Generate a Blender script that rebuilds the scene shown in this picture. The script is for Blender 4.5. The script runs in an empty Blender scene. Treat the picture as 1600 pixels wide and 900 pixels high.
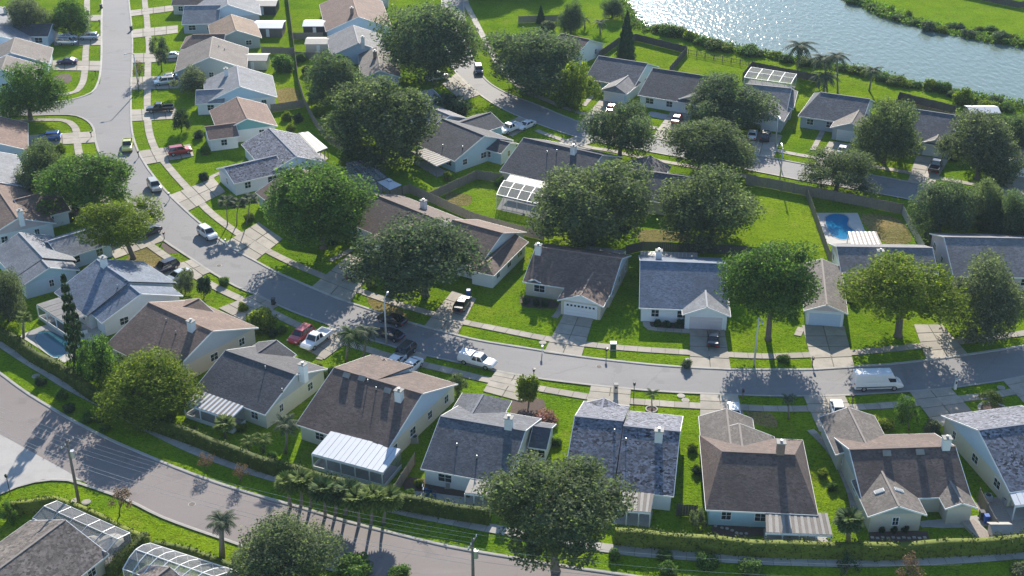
import bpy, math, random
import numpy as np
from mathutils import Vector, Matrix

# ------------------------------------------------------------------ camera, sky, sun, exposure
scene = bpy.context.scene
COL = scene.collection
CAM_H, PITCH, FPX = 100.0, math.radians(28.4), 2060.0
cam_data = bpy.data.cameras.new("camera")
cam_data.sensor_width = 36.0
cam_data.lens = 36.0 * FPX / 1600.0
cam_data.clip_start = 1.0
cam_data.clip_end = 6000.0
cam = bpy.data.objects.new("camera", cam_data)
cam.location = (0, 0, CAM_H)
cam.rotation_euler = (math.pi / 2 - PITCH, 0, 0)
COL.objects.link(cam)
scene.camera = cam

SUN_EL, SUN_AZ = math.radians(25.0), math.radians(4.0)
world = bpy.data.worlds.new("World")
scene.world = world
world.use_nodes = True
wn = world.node_tree.nodes
sky = wn.new("ShaderNodeTexSky")
sky.sky_type = 'NISHITA'
sky.sun_disc = False
sky.sun_elevation = SUN_EL
sky.sun_rotation = SUN_AZ
sky.air_density = 1.0
sky.dust_density = 0.1
sky.ozone_density = 3.0
wn["Background"].inputs[1].default_value = 0.11
world.node_tree.links.new(sky.outputs[0], wn["Background"].inputs[0])

sun_data = bpy.data.lights.new("sun", 'SUN')
sun_data.energy = 4.5
sun_data.angle = math.radians(0.5)
sun_data.color = (1.0, 0.93, 0.82)
sun = bpy.data.objects.new("sun", sun_data)
sd = Vector((math.sin(SUN_AZ) * math.cos(SUN_EL), math.cos(SUN_AZ) * math.cos(SUN_EL), math.sin(SUN_EL)))
sun.rotation_euler = (-sd).to_track_quat('-Z', 'Y').to_euler()
sun.location = (30, 200, 160)
COL.objects.link(sun)
scene.view_settings.view_transform = 'Standard'
scene.view_settings.look = 'None'
scene.view_settings.gamma = 1.0
scene.view_settings.use_curve_mapping = False
scene.view_settings.exposure = 1.0

scene.cycles.max_bounces = 6
scene.cycles.diffuse_bounces = 3
scene.cycles.glossy_bounces = 2
scene.cycles.transmission_bounces = 2
scene.cycles.transparent_max_bounces = 6
scene.cycles.caustics_reflective = False
scene.cycles.caustics_refractive = False

# ------------------------------------------------------------------ survey helpers
# The place was surveyed from the aerial photograph: a sight line (sx, sy) is met with a level z.
_cp, _sp = math.cos(PITCH), math.sin(PITCH)
def at(sx, sy, z=0.0):
    x = (sx - 800.0) / FPX
    y = -(sy - 450.0) / FPX
    d = (x, _cp + y * _sp, -_sp + y * _cp)
    t = (z - CAM_H) / d[2]
    return Vector((d[0] * t, d[1] * t, z))
def scale_at(p):                      # survey pixels per metre at a place
    return FPX / (p.y * _cp + (CAM_H - p.z) * _sp)
def v2(p): return Vector((p[0], p[1], 0))

rng = random.Random(7)
def tag(o, label=None, cat=None, group=None, kind=None):
    if label: o["label"] = label
    if cat: o["category"] = cat
    if group: o["group"] = group
    if kind: o["kind"] = kind
    return o
def empty(name, loc, label=None, cat=None, group=None):
    o = bpy.data.objects.new(name, None)
    o.empty_display_size = 0.5
    o.location = loc
    COL.objects.link(o)
    return tag(o, label, cat, group)
_origin = {}
def link_mesh(name, me, parent=None, loc=None):
    o = bpy.data.objects.new(name, me)
    COL.objects.link(o)
    if parent is not None: o.parent = parent
    if loc is not None: o.location = loc
    return o
def origin_of(o):
    v = Vector((0, 0, 0))
    while o is not None:
        v += o.location
        o = o.parent
    return v
class MB:
    """collects shapes in world metres; build() makes ONE mesh object"""
    def __init__(s): s.v = []; s.f = []; s.m = []
    def face(s, pts, m=0):
        b = len(s.v); s.v += [tuple(p) for p in pts]
        s.f.append(tuple(range(b, b + len(pts)))); s.m.append(m)
    def raw(s, pts, faces, m=0):
        b = len(s.v); s.v += [tuple(p) for p in pts]
        for f in faces: s.f.append(tuple(i + b for i in f)); s.m.append(m)
    def hexa(s, lo, hi, m=0):          # 4 lower + 4 upper points, counter-clockwise
        s.raw(list(lo) + list(hi), [(3, 2, 1, 0), (4, 5, 6, 7), (0, 1, 5, 4), (1, 2, 6, 5), (2, 3, 7, 6), (3, 0, 4, 7)], m)
    def box(s, c, u, n, a, b, z0, z1, m=0, taper=1.0):   # centre, two axes, half sizes
        c = v2(c)
        q = [c - u * a - n * b, c + u * a - n * b, c + u * a + n * b, c - u * a + n * b]
        r = [c - u * a * taper - n * b * taper, c + u * a * taper - n * b * taper, c + u * a * taper + n * b * taper, c - u * a * taper + n * b * taper]
        s.hexa([(p.x, p.y, z0) for p in q], [(p.x, p.y, z1) for p in r], m)
    def bar(s, p, q, w=0.05, h=None, m=0):
        p, q = Vector(p), Vector(q); h = h or w
        d = (q - p).normalized()
        x = d.cross(Vector((0, 0, 1)))
        if x.length < 1e-3: x = Vector((1, 0, 0))
        x.normalize(); y = d.cross(x).normalized()
        x *= w * .5; y *= h * .5
        s.hexa([p - x - y, p + x - y, p + x + y, p - x + y], [q - x - y, q + x - y, q + x + y, q - x + y], m)
    def tube(s, pts, radii, n=7, m=0, cap=True):
        rings = []
        pts = [Vector(p) for p in pts]
        for i, p in enumerate(pts):
            d = (pts[min(i + 1, len(pts) - 1)] - pts[max(i - 1, 0)]).normalized()
            x = d.cross(Vector((0.3, 1, 0.05)))
            if x.length < 1e-3: x = Vector((1, 0, 0))
            x.normalize(); y = d.cross(x)
            rings.append([p + (x * math.cos(2 * math.pi * k / n) + y * math.sin(2 * math.pi * k / n)) * radii[i] for k in range(n)])
        b = len(s.v)
        for r in rings: s.v += [tuple(p) for p in r]
        for i in range(len(rings) - 1):
            for k in range(n):
                s.f.append((b + i * n + k, b + i * n + (k + 1) % n, b + (i + 1) * n + (k + 1) % n, b + (i + 1) * n + k)); s.m.append(m)
        if cap:
            s.f.append(tuple(b + k for k in range(n))[::-1]); s.m.append(m)
            e = b + (len(rings) - 1) * n
            s.f.append(tuple(e + k for k in range(n))); s.m.append(m)
    def disc(s, c, r, z0, z1, n=14, m=0):
        s.tube([(c[0], c[1], z0), (c[0], c[1], z1)], [r, r], n, m)
    def build(s, name, mat, parent=None, origin=None, smooth=False):
        if parent is not None: o0 = origin_of(parent)
        elif origin is not None: o0 = Vector(origin)
        else:
            a = np.array(s.v); o0 = Vector((a[:, 0].mean(), a[:, 1].mean(), a[:, 2].min()))
        me = bpy.data.meshes.new(name)
        me.from_pydata([(p[0] - o0.x, p[1] - o0.y, p[2] - o0.z) for p in s.v], [], s.f)
        mats = mat if isinstance(mat, (list, tuple)) else [mat]
        for mm in mats: me.materials.append(mm)
        if len(mats) > 1: me.polygons.foreach_set("material_index", s.m)
        if smooth: me.polygons.foreach_set("use_smooth", [True] * len(me.polygons))
        return link_mesh(name, me, parent, None if parent is not None else o0)

# ------------------------------------------------------------------ materials
def new_mat(name):
    m = bpy.data.materials.new(name); m.use_nodes = True
    nt = m.node_tree
    return m, nt, nt.nodes, nt.links, nt.nodes["Principled BSDF"]
def noise(nt, scale, detail=3.0, rough=.6, coord='pos', vec_scale=None):
    n = nt.nodes.new("ShaderNodeTexNoise")
    n.inputs["Scale"].default_value = scale; n.inputs["Detail"].default_value = detail; n.inputs["Roughness"].default_value = rough
    if coord == 'pos': src = nt.nodes.new("ShaderNodeNewGeometry").outputs["Position"]
    else: src = nt.nodes.new("ShaderNodeTexCoord").outputs["Object"]
    if vec_scale:
        mp = nt.nodes.new("ShaderNodeMapping"); mp.inputs["Scale"].default_value = vec_scale
        nt.links.new(src, mp.inputs[0]); src = mp.outputs[0]
    nt.links.new(src, n.inputs["Vector"])
    return n.outputs["Fac"]
def ramp(nt, fac, stops):
    r = nt.nodes.new("ShaderNodeValToRGB")
    el = r.color_ramp.elements
    while len(el) < len(stops): el.new(0.5)
    for e, (p, c) in zip(el, stops):
        e.position = p; e.color = (c[0], c[1], c[2], 1) if len(c) > 1 else (c[0],) * 3 + (1,)
    nt.links.new(fac, r.inputs[0])
    return r.outputs[0]
def mixc(nt, a, b, fac, mode='MIX'):
    n = nt.nodes.new("ShaderNodeMix"); n.data_type = 'RGBA'; n.blend_type = mode
    def put(sock, v):
        if hasattr(v, "links") or hasattr(v, "is_linked"): nt.links.new(v, sock)
        elif isinstance(v, (tuple, list)): sock.default_value = (v[0], v[1], v[2], 1)
        else: sock.default_value = v
    put(n.inputs[0], fac); put(n.inputs[6], a); put(n.inputs[7], b)
    return n.outputs[2]
def bump(nt, bsdf, h, strength=.5, dist=.05):
    b = nt.nodes.new("ShaderNodeBump"); b.inputs["Strength"].default_value = strength; b.inputs["Distance"].default_value = dist
    nt.links.new(h, b.inputs["Height"]); nt.links.new(b.outputs[0], bsdf.inputs["Normal"])
def mul(c, k): return tuple(x * k for x in c)
_mc = {}
def plain(name, col, rough=.6, metal=0.0, var=.12, scale=1.5, spec=.5):
    if name in _mc: return _mc[name]
    m, nt, N, L, P = new_mat(name)
    L.new(mixc(nt, mul(col, 1 - var), mul(col, 1 + var), noise(nt, scale)), P.inputs["Base Color"])
    P.inputs["Roughness"].default_value = rough; P.inputs["Metallic"].default_value = metal
    P.inputs["Specular IOR Level"].default_value = spec
    _mc[name] = m
    return m
def shingle(name, col, speck=.35, stain=.3):
    if name in _mc: return _mc[name]
    m, nt, N, L, P = new_mat(name)
    vor = N.new("ShaderNodeTexVoronoi"); vor.inputs["Scale"].default_value = 3.2
    mp = N.new("ShaderNodeMapping"); mp.inputs["Scale"].default_value = (1, 1, 2.4)
    L.new(N.new("ShaderNodeNewGeometry").outputs["Position"], mp.inputs[0]); L.new(mp.outputs[0], vor.inputs["Vector"])
    bw = N.new("ShaderNodeSeparateColor"); L.new(vor.outputs["Color"], bw.inputs[0])
    c = mixc(nt, mul(col, 1 - speck), mul(col, 1 + speck), bw.outputs[0])
    c = mixc(nt, c, mul(col, 1 - stain), ramp(nt, noise(nt, .35, 5, .65), [(.42, (0,)), (.72, (1,))]))
    c = mixc(nt, c, mul(col, 1.25), ramp(nt, noise(nt, .9, 3, .6, vec_scale=(1, 1, .25)), [(.55, (0,)), (.85, (2 * stain,))]))
    L.new(c, P.inputs["Base Color"])
    P.inputs["Roughness"].default_value = .85; P.inputs["Specular IOR Level"].default_value = .35
    h = N.new("ShaderNodeMath"); h.operation = 'ADD'
    L.new(bw.outputs[1], h.inputs[0]); L.new(noise(nt, 9, 2, .6), h.inputs[1])
    bump(nt, P, h.outputs[0], .55, .05)
    _mc[name] = m
    return m
def concrete(name, col, dirt=.35):
    if name in _mc: return _mc[name]
    m, nt, N, L, P = new_mat(name)
    oi = N.new("ShaderNodeObjectInfo")
    c = mixc(nt, mul(col, .82), mul(col, 1.12), oi.outputs["Random"])
    c = mixc(nt, c, mul(col, 1 - dirt), ramp(nt, noise(nt, .45, 6, .68), [(.45, (0,)), (.75, (1,))]))
    c = mixc(nt, c, mul(col, 1.15), ramp(nt, noise(nt, 6, 3, .7), [(.5, (0,)), (.9, (.5,))]))
    L.new(c, P.inputs["Base Color"]); P.inputs["Roughness"].default_value = .85
    bump(nt, P, noise(nt, 12, 3, .6), .25, .02)
    _mc[name] = m
    return m
def asphalt(name, col, tint):
    m, nt, N, L, P = new_mat(name)
    c = mixc(nt, mul(col, .88), mul(col, 1.1), noise(nt, .12, 4, .6))
    c = mixc(nt, c, tint, ramp(nt, noise(nt, .05, 5, .6), [(.45, (0,)), (.65, (.6,))]))
    c = mixc(nt, c, mul(col, 1.35), ramp(nt, noise(nt, 1.4, 5, .75), [(.58, (0,)), (.8, (.55,))]))
    vor = N.new("ShaderNodeTexVoronoi"); vor.feature = 'DISTANCE_TO_EDGE'; vor.inputs["Scale"].default_value = .11
    wob = mixc(nt, N.new("ShaderNodeNewGeometry").outputs["Position"], (3, 3, 0), noise(nt, .35, 4, .7), 'ADD')
    L.new(wob, vor.inputs["Vector"])
    c = mixc(nt, c, mul(col, .62), ramp(nt, vor.outputs["Distance"], [(.0, (.35,)), (.010, (0,))]))
    c = mixc(nt, c, mul(col, .75), ramp(nt, noise(nt, 9, 2, .6), [(.5, (0,)), (.75, (.6,))]))
    c = mixc(nt, c, mul(col, .70), ramp(nt, noise(nt, .22, 3, .5), [(.62, (0,)), (.66, (.45,))]))
    c = mixc(nt, c, mul(col, 1.25), ramp(nt, noise(nt, .5, 4, .7, vec_scale=(.15, 1.2, 1)), [(.55, (0,)), (.75, (.5,))]))
    L.new(c, P.inputs["Base Color"]); P.inputs["Roughness"].default_value = .8
    P.inputs["Specular IOR Level"].default_value = .35
    bump(nt, P, noise(nt, 14, 3, .7), .35, .02)
    return m
def grass_mat(name, a, b, dry):
    m, nt, N, L, P = new_mat(name)
    c = mixc(nt, a, b, ramp(nt, noise(nt, .16, 4, .6), [(.35, (0,)), (.65, (1,))]))
    c = mixc(nt, c, dry, ramp(nt, noise(nt, .07, 6, .7), [(.56, (0,)), (.76, (.75,))]))
    c = mixc(nt, c, mul(a, .42), ramp(nt, noise(nt, .55, 5, .75), [(.52, (0,)), (.70, (.55,))]))
    c = mixc(nt, c, dry, ramp(nt, noise(nt, .23, 5, .75), [(.55, (0,)), (.70, (.55,))]))
    c = mixc(nt, c, mul(a, .38), ramp(nt, noise(nt, 2.0, 4, .75), [(.48, (0,)), (.66, (.8,))]))
    c = mixc(nt, c, (b[0] * 1.7, b[1] * 1.4, b[2] * 1.6), ramp(nt, noise(nt, 3.6, 3, .75), [(.50, (0,)), (.72, (.8,))]))
    yv = N.new("ShaderNodeTexVoronoi"); yv.inputs["Scale"].default_value = .055; yv.feature = 'SMOOTH_F1'; yv.inputs["Smoothness"].default_value = .12
    L.new(mixc(nt, N.new("ShaderNodeNewGeometry").outputs["Position"], (4, 4, 0), noise(nt, .2, 3, .6), 'ADD'), yv.inputs["Vector"])
    ys = N.new("ShaderNodeSeparateColor"); L.new(yv.outputs["Color"], ys.inputs[0])
    c = mixc(nt, c, mixc(nt, (.88, .94, .9), (1.25, 1.12, 1.1), ys.outputs[0]), .85, 'MULTIPLY')
    L.new(c, P.inputs["Base Color"]); P.inputs["Roughness"].default_value = .8
    P.inputs["Specular IOR Level"].default_value = .0
    h = N.new("ShaderNodeMath"); h.operation = 'ADD'
    L.new(noise(nt, 3.2, 4, .75), h.inputs[0]); L.new(noise(nt, .9, 3, .6), h.inputs[1])
    bump(nt, P, h.outputs[0], .9, .22)
    return m
def leaf_mat(name, a, b, trans=.4, rough=.75, spec=.12):
    m, nt, N, L, P = new_mat(name)
    oi = N.new("ShaderNodeObjectInfo")
    c = mixc(nt, a, b, ramp(nt, noise(nt, .55, 3, .6), [(.3, (0,)), (.7, (1,))]))
    c = mixc(nt, mul(a, .7), c, ramp(nt, noise(nt, 1.3, 3, .65), [(.36, (0,)), (.55, (1,))]))
    c = mixc(nt, c, mul(b, 1.25), mixc(nt, (0,) * 3, (.4,) * 3, oi.outputs["Random"]))
    isl = N.new("ShaderNodeNewGeometry").outputs["Random Per Island"]
    c = mixc(nt, c, ramp(nt, isl, [(0, (.6,)), (.6, (1.0,)), (1, (1.0,))]), 1.0, 'MULTIPLY')
    c = mixc(nt, c, (min(.5, b[0] * 2.3), min(.5, b[1] * 2.0), min(.5, b[2] * 2.2)), ramp(nt, isl, [(.72, (0,)), (1.0, (.6,))]))
    L.new(c, P.inputs["Base Color"]); P.inputs["Roughness"].default_value = rough
    P.inputs["Specular IOR Level"].default_value = spec
    t = N.new("ShaderNodeBsdfTranslucent")
    L.new(mixc(nt, c, (1.15, 1.35, .6), 1.0, 'MULTIPLY'), t.inputs["Color"])
    mx = N.new("ShaderNodeMixShader"); mx.inputs[0].default_value = trans
    L.new(P.outputs[0], mx.inputs[1]); L.new(t.outputs[0], mx.inputs[2])
    L.new(mx.outputs[0], N["Material Output"].inputs["Surface"])
    return m
def paint(name, col, metal=.3):
    if name in _mc: return _mc[name]
    m, nt, N, L, P = new_mat(name)
    L.new(mixc(nt, mul(col, .93), mul(col, 1.05), noise(nt, 2)), P.inputs["Base Color"])
    P.inputs["Metallic"].default_value = metal; P.inputs["Roughness"].default_value = .32
    P.inputs["Coat Weight"].default_value = .7; P.inputs["Coat Roughness"].default_value = .06
    _mc[name] = m
    return m

M = {}
M['lawn'] = grass_mat("lawn_grass", (.100, .195, .008), (.175, .285, .010), (.23, .225, .045))
M['meadow'] = grass_mat("meadow_grass", (.125, .225, .010), (.185, .295, .014), (.25, .26, .05))
M['dry'] = grass_mat("dry_grass", (.17, .16, .05), (.26, .22, .09), (.30, .23, .12))
M['mulch'] = plain("mulch", (.10, .065, .05), .95, var=.5, scale=3)
M['bark_chip'] = plain("stone_mulch", (.36, .30, .25), .95, var=.4, scale=5)
M['asphalt'] = asphalt("street_asphalt", (.23, .22, .215), (.27, .25, .235))
M['asphalt_warm'] = asphalt("avenue_asphalt", (.225, .19, .175), (.26, .22, .20))
M['road_conc'] = concrete("side_street_concrete", (.40, .375, .345), .15)
M['conc'] = concrete("pavement_concrete", (.385, .34, .275))
M['kerb'] = concrete("kerb_concrete", (.42, .395, .35), .35)
M['joint'] = plain("slab_joint", (.16, .15, .10), .95, var=.4, scale=2)
M['white'] = plain("white_trim", (.78, .78, .76), .5, var=.05)
M['glass'] = plain("window_glass", (.02, .028, .035), .08, var=.2, spec=.9)
M['garage_white'] = plain("garage_white", (.74, .74, .73), .5, var=.05)
M['garage_blue'] = plain("garage_pale_blue", (.50, .60, .72), .5, var=.05)
M['garage_pink'] = plain("garage_pale_pink", (.62, .54, .54), .5, var=.05)
M['wood_fence'] = plain("weathered_fence_wood", (.24, .205, .165), .9, var=.35, scale=2.5)
M['dark_fence'] = plain("dark_fence_wood", (.085, .075, .07), .9, var=.35, scale=2.5)
M['pale_fence'] = plain("pale_fence_wood", (.42, .40, .33), .85, var=.2, scale=2)
M['bark'] = plain("bark", (.16, .125, .095), .95, var=.35, scale=3)
M['palm_bark'] = plain("palm_bark", (.22, .19, .155), .95, var=.35, scale=4)
M['metal_white'] = plain("white_metal_roof", (.54, .56, .59), .5, metal=.0, var=.05, scale=.7)
M['metal_worn'] = plain("worn_metal_roof", (.27, .245, .215), .6, metal=.0, var=.35, scale=.9)
M['metal_brown'] = plain("stained_metal_roof", (.17, .14, .115), .7, metal=.0, var=.3, scale=1.1)
M['wood_pole'] = plain("pole_wood", (.17, .14, .115), .9, var=.3, scale=3)
M['galv'] = plain("galvanised_steel", (.48, .49, .50), .45, metal=.6, var=.12)
M['conc_pole'] = plain("pole_concrete", (.52, .50, .47), .8, var=.12)
M['dark_metal'] = plain("dark_metal", (.03, .03, .035), .5, var=.2)
M['tyre'] = plain("tyre_rubber", (.018, .018, .02), .85, var=.2)
M['rim'] = plain("wheel_rim", (.55, .55, .57), .3, metal=.8, var=.05)
M['car_glass'] = plain("car_glass", (.012, .016, .02), .06, var=.1, spec=.9)
M['lamp_red'] = plain("tail_lamp_red", (.45, .02, .02), .25, var=.05)
M['lamp_white'] = plain("head_lamp", (.85, .85, .82), .15, var=.03)
M['plastic_dark'] = plain("dark_plastic", (.035, .04, .045), .55, var=.15)
M['bin_green'] = plain("bin_green", (.03, .085, .06), .5, var=.1)
M['bin_blue'] = plain("bin_blue", (.015, .10, .42), .5, var=.1)
M['brick'] = plain("brick", (.30, .20, .155), .9, var=.35, scale=4)
M['pool_deck'] = concrete("pool_deck", (.56, .53, .48), .2)
M['wire'] = plain("wire", (.42, .42, .42), .5, var=.05)
M['tarp'] = plain("blue_tarp", (.03, .10, .22), .5, var=.2)
M['patio'] = concrete("patio_concrete", (.40, .38, .35), .3)
# pond and pools
def water_mat(name, deep, wave, strength, rough, spec=.5):
    m, nt, N, L, P = new_mat(name)
    P.inputs["Base Color"].default_value = (*deep, 1)
    P.inputs["Roughness"].default_value = rough; P.inputs["IOR"].default_value = 1.33
    P.inputs["Specular IOR Level"].default_value = spec
    h = N.new("ShaderNodeMath"); h.operation = 'ADD'
    k = N.new("ShaderNodeMath"); k.operation = 'MULTIPLY'; k.inputs[1].default_value = .14
    L.new(noise(nt, wave * 3.3, 1, .5, vec_scale=(1.0, .6, 1)), k.inputs[0])
    L.new(noise(nt, wave, 2, .5, vec_scale=(1.0, .5, 1)), h.inputs[0]); L.new(k.outputs[0], h.inputs[1])
    bump(nt, P, h.outputs[0], strength, .2)
    return m
M['pond'] = water_mat("pond_water", (.165, .215, .175), .85, .85, .09, .4)
M['pool'] = water_mat("pool_water", (.045, .15, .19), 2.0, .15, .06)
M['pool_deep'] = water_mat("pool_water_deep", (.015, .19, .36), 2.0, .2, .06)
# screen of pool cages
m, nt, N, L, P = new_mat("insect_screen")
tr = N.new("ShaderNodeBsdfTransparent"); mx = N.new("ShaderNodeMixShader"); mx.inputs[0].default_value = .36
P.inputs["Base Color"].default_value = (.34, .34, .36, 1); P.inputs["Roughness"].default_value = .9
L.new(tr.outputs[0], mx.inputs[1]); L.new(P.outputs[0], mx.inputs[2]); L.new(mx.outputs[0], N["Material Output"].inputs["Surface"])
M['screen'] = m
m, nt, N, L, P = new_mat("clear_roof_sheet")
tr = N.new("ShaderNodeBsdfTransparent"); mx = N.new("ShaderNodeMixShader"); mx.inputs[0].default_value = .48
P.inputs["Base Color"].default_value = (.36, .35, .32, 1); P.inputs["Roughness"].default_value = .9; P.inputs["Specular IOR Level"].default_value = .05
L.new(tr.outputs[0], mx.inputs[1]); L.new(P.outputs[0], mx.inputs[2]); L.new(mx.outputs[0], N["Material Output"].inputs["Surface"])
M['clear'] = m
# leaves
M['oak'] = leaf_mat("oak_leaves", (.080, .130, .078), (.140, .182, .105), .52)
M['oak_olive'] = leaf_mat("olive_oak_leaves", (.100, .145, .076), (.165, .198, .105), .52)
M['lush'] = leaf_mat("lush_leaves", (.070, .150, .042), (.140, .225, .048), .5)
M['yellow'] = leaf_mat("yellow_green_leaves", (.110, .180, .022), (.22, .275, .030), .5)
M['dark'] = leaf_mat("dark_leaves", (.030, .065, .030), (.055, .095, .042), .3)
M['grey'] = leaf_mat("grey_green_leaves", (.115, .145, .092), (.18, .205, .130), .48)
M['rust'] = leaf_mat("rusty_leaves", (.16, .095, .065), (.26, .16, .11), .3)
M['pink'] = leaf_mat("pink_blossom", (.16, .14, .06), (.55, .20, .20), .3)
M['hedge'] = leaf_mat("hedge_leaves", (.034, .066, .012), (.105, .135, .016), .06)
M['palm'] = leaf_mat("palm_leaves", (.045, .085, .026), (.085, .130, .040), .35)
M['palm_y'] = leaf_mat("bright_palm_leaves", (.085, .135, .030), (.15, .20, .045), .4)
M['palm_g'] = leaf_mat("grey_palm_leaves", (.06, .085, .05), (.11, .135, .08), .3)
# ------------------------------------------------------------------ the ground, streets, pavements
def catmull(pts, step=1.5):
    out = []
    n = len(pts)
    for i in range(n - 1):
        p0, p1, p2, p3 = pts[max(i - 1, 0)], pts[i], pts[i + 1], pts[min(i + 2, n - 1)]
        k = max(1, int((p2 - p1).length / step))
        for j in range(k):
            t = j / k
            out.append(.5 * ((2 * p1) + (p2 - p0) * t + (2 * p0 - 5 * p1 + 4 * p2 - p3) * t * t + (3 * p1 - p0 - 3 * p2 + p3) * t ** 3))
    out.append(pts[-1])
    return out
def line(px, step=1.5, z=0.0): return catmull([at(x, y, z) for x, y in px], step)
def resample(pts, n=None, step=None):
    ls = [0]
    for a, b in zip(pts, pts[1:]): ls.append(ls[-1] + (b - a).length)
    if n is None: n = max(1, round(ls[-1] / step))
    out = []; j = 0
    for i in range(n + 1):
        d = ls[-1] * i / n
        while j < len(ls) - 2 and ls[j + 1] < d: j += 1
        t = (d - ls[j]) / max(1e-6, ls[j + 1] - ls[j])
        out.append(pts[j].lerp(pts[j + 1], min(1, max(0, t))))
    return out
def normals(pts):
    r = []
    for i in range(len(pts)):
        d = pts[min(i + 1, len(pts) - 1)] - pts[max(i - 1, 0)]
        r.append(Vector((-d.y, d.x, 0)).normalized())
    return r
def strip_between(mb, a, b, z, n=80):
    a, b = resample(a, n), resample(b, n)
    for i in range(n):
        mb.face([(a[i].x, a[i].y, z), (b[i].x, b[i].y, z), (b[i + 1].x, b[i + 1].y, z), (a[i + 1].x, a[i + 1].y, z)])
def sheet(name, poly, z, mat, kind='structure'):
    mb = MB(); mb.face([(p.x, p.y, z) for p in poly])
    return tag(mb.build(name, mat), kind=kind)
def in_poly(x, y, poly):
    c = False; j = len(poly) - 1
    for i in range(len(poly)):
        if (poly[i].y > y) != (poly[j].y > y) and x < (poly[j].x - poly[i].x) * (y - poly[i].y) / (poly[j].y - poly[i].y) + poly[i].x: c = not c
        j = i
    return c

g = MB(); g.face([(-4000, -1500, 0), (4000, -1500, 0), (4000, 6000, 0), (-4000, 6000, 0)])
tag(g.build("ground", M['lawn'], origin=(0, 0, 0)), kind='structure')

A_right = [(196, -60), (200, 0), (205, 50), (205, 100), (203, 150), (204, 200), (212, 232), (225, 257), (240, 278), (260, 302), (275, 317), (300, 340), (325, 361), (350, 381), (375, 397), (400, 410), (425, 424), (450, 435), (482, 449), (525, 467), (575, 484), (625, 501), (670, 514), (712, 525), (750, 534), (800, 542), (850, 550), (907, 559), (975, 567), (1050, 574), (1147, 579), (1200, 579), (1275, 579), (1325, 575), (1390, 571), (1450, 564), (1510, 556), (1600, 542), (1720, 520)]
A_left_top = [(161, -60), (161, 0), (160, 40), (160, 85), (158, 115), (154, 131), (146, 144), (128, 152), (105, 158), (60, 163), (20, 165), (-60, 167)]
A_left_low = [(-60, 184), (0, 182), (60, 180), (105, 179), (125, 182), (142, 192), (149, 205), (152, 225), (165, 260), (190, 300), (215, 330), (235, 354), (257, 375), (282, 392), (305, 407), (332, 425), (370, 447), (405, 462), (435, 476), (470, 491), (520, 509), (555, 524), (602, 537), (650, 551), (717, 566), (775, 579), (837, 590), (925, 601), (985, 607), (1050, 612), (1147, 616), (1200, 618), (1262, 618), (1317, 617), (1420, 611), (1482, 606), (1517, 601), (1567, 594), (1600, 587), (1720, 563)]
A_left_thru = A_left_top[:5] + [(153, 160), (150, 190)] + A_left_low[7:]
B_far = [(722, -40), (724, 20), (733, 80), (755, 122), (790, 146), (832, 162), (875, 180), (907, 192), (960, 206), (1050, 222), (1125, 235), (1200, 247), (1265, 259), (1370, 276), (1425, 286), (1500, 299), (1600, 316), (1720, 338)]
B_near = [(690, -40), (693, 20), (700, 80), (715, 115), (750, 147), (790, 172), (837, 192), (895, 212), (950, 225), (1050, 243), (1125, 257), (1200, 271), (1260, 283), (1317, 292), (1425, 312), (1500, 326), (1600, 345), (1720, 368)]
C_far = [(-90, 525), (-40, 558), (0, 586), (25, 605), (50, 622), (75, 637), (105, 655), (135, 671), (175, 691), (212, 707), (257, 726), (325, 752), (400, 776), (475, 797), (537, 816), (612, 835), (700, 856), (797, 873), (887, 888), (950, 897), (1060, 912), (1250, 930)]
C_near = [(-160, 600), (-80, 640), (0, 680), (30, 697), (60, 712), (100, 735), (140, 758), (175, 771), (205, 782), (250, 805), (300, 824), (350, 841), (387, 854), (450, 872), (520, 890), (600, 908), (720, 935), (900, 965), (1240, 1010)]
Lr, Ll = line(A_right), line(A_left_thru)
mb = MB(); strip_between(mb, Ll, Lr, .02, 160); tag(mb.build("main_street", M['asphalt']), kind='structure')
mb = MB(); strip_between(mb, line([(-60, 167), (60, 163), (128, 152), (146, 144), (154, 131), (170, 131)]), line([(-60, 184), (0, 182), (60, 180), (105, 179), (125, 182), (142, 192), (149, 205), (170, 205)]), .024, 40)
tag(mb.build("corner_street", M['asphalt']), kind='structure')
mb = MB(); strip_between(mb, line(B_near), line(B_far), .02, 140); tag(mb.build("back_street", M['asphalt']), kind='structure')
mb = MB(); strip_between(mb, line(C_near), line(C_far), .02, 120); tag(mb.build("avenue", M['asphalt_warm']), kind='structure')
mb = MB(); strip_between(mb, line([(-120, 617), (0, 679), (60, 712), (100, 734), (128, 751)]), line([(-120, 810), (0, 771), (30, 758), (67, 749), (112, 750)]), .026, 30)
tag(mb.build("side_street", M['road_conc']), kind='structure')

def kerb(px, w=.42, side=1, h=.13, mat='kerb'):
    p = resample(line(px), step=2.2); n = normals(p)
    mb = MB()
    for i in range(len(p) - 1):
        a, b = p[i], p[i + 1]; na, nb = n[i] * w * side, n[i + 1] * w * side
        mb.raw([(a.x, a.y, 0), (a.x, a.y, h - .03), ((a + na * .25).x, (a + na * .25).y, h), ((a + na).x, (a + na).y, h),
                (b.x, b.y, 0), (b.x, b.y, h - .03), ((b + nb * .25).x, (b + nb * .25).y, h), ((b + nb).x, (b + nb).y, h)],
               [(0, 1, 5, 4), (1, 2, 6, 5), (2, 3, 7, 6)])
    return tag(mb.build("kerb", M[mat]), kind='structure')
kerb(A_right, side=1); kerb(A_left_top, side=-1); kerb(A_left_low, side=-1)
kerb(B_far, side=1); kerb(B_near, side=-1); kerb(C_far, side=1)
kerb([(-60, 790), (0, 771), (30, 758), (67, 749), (112, 750), (140, 759)] + C_near[7:], side=-1)

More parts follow.
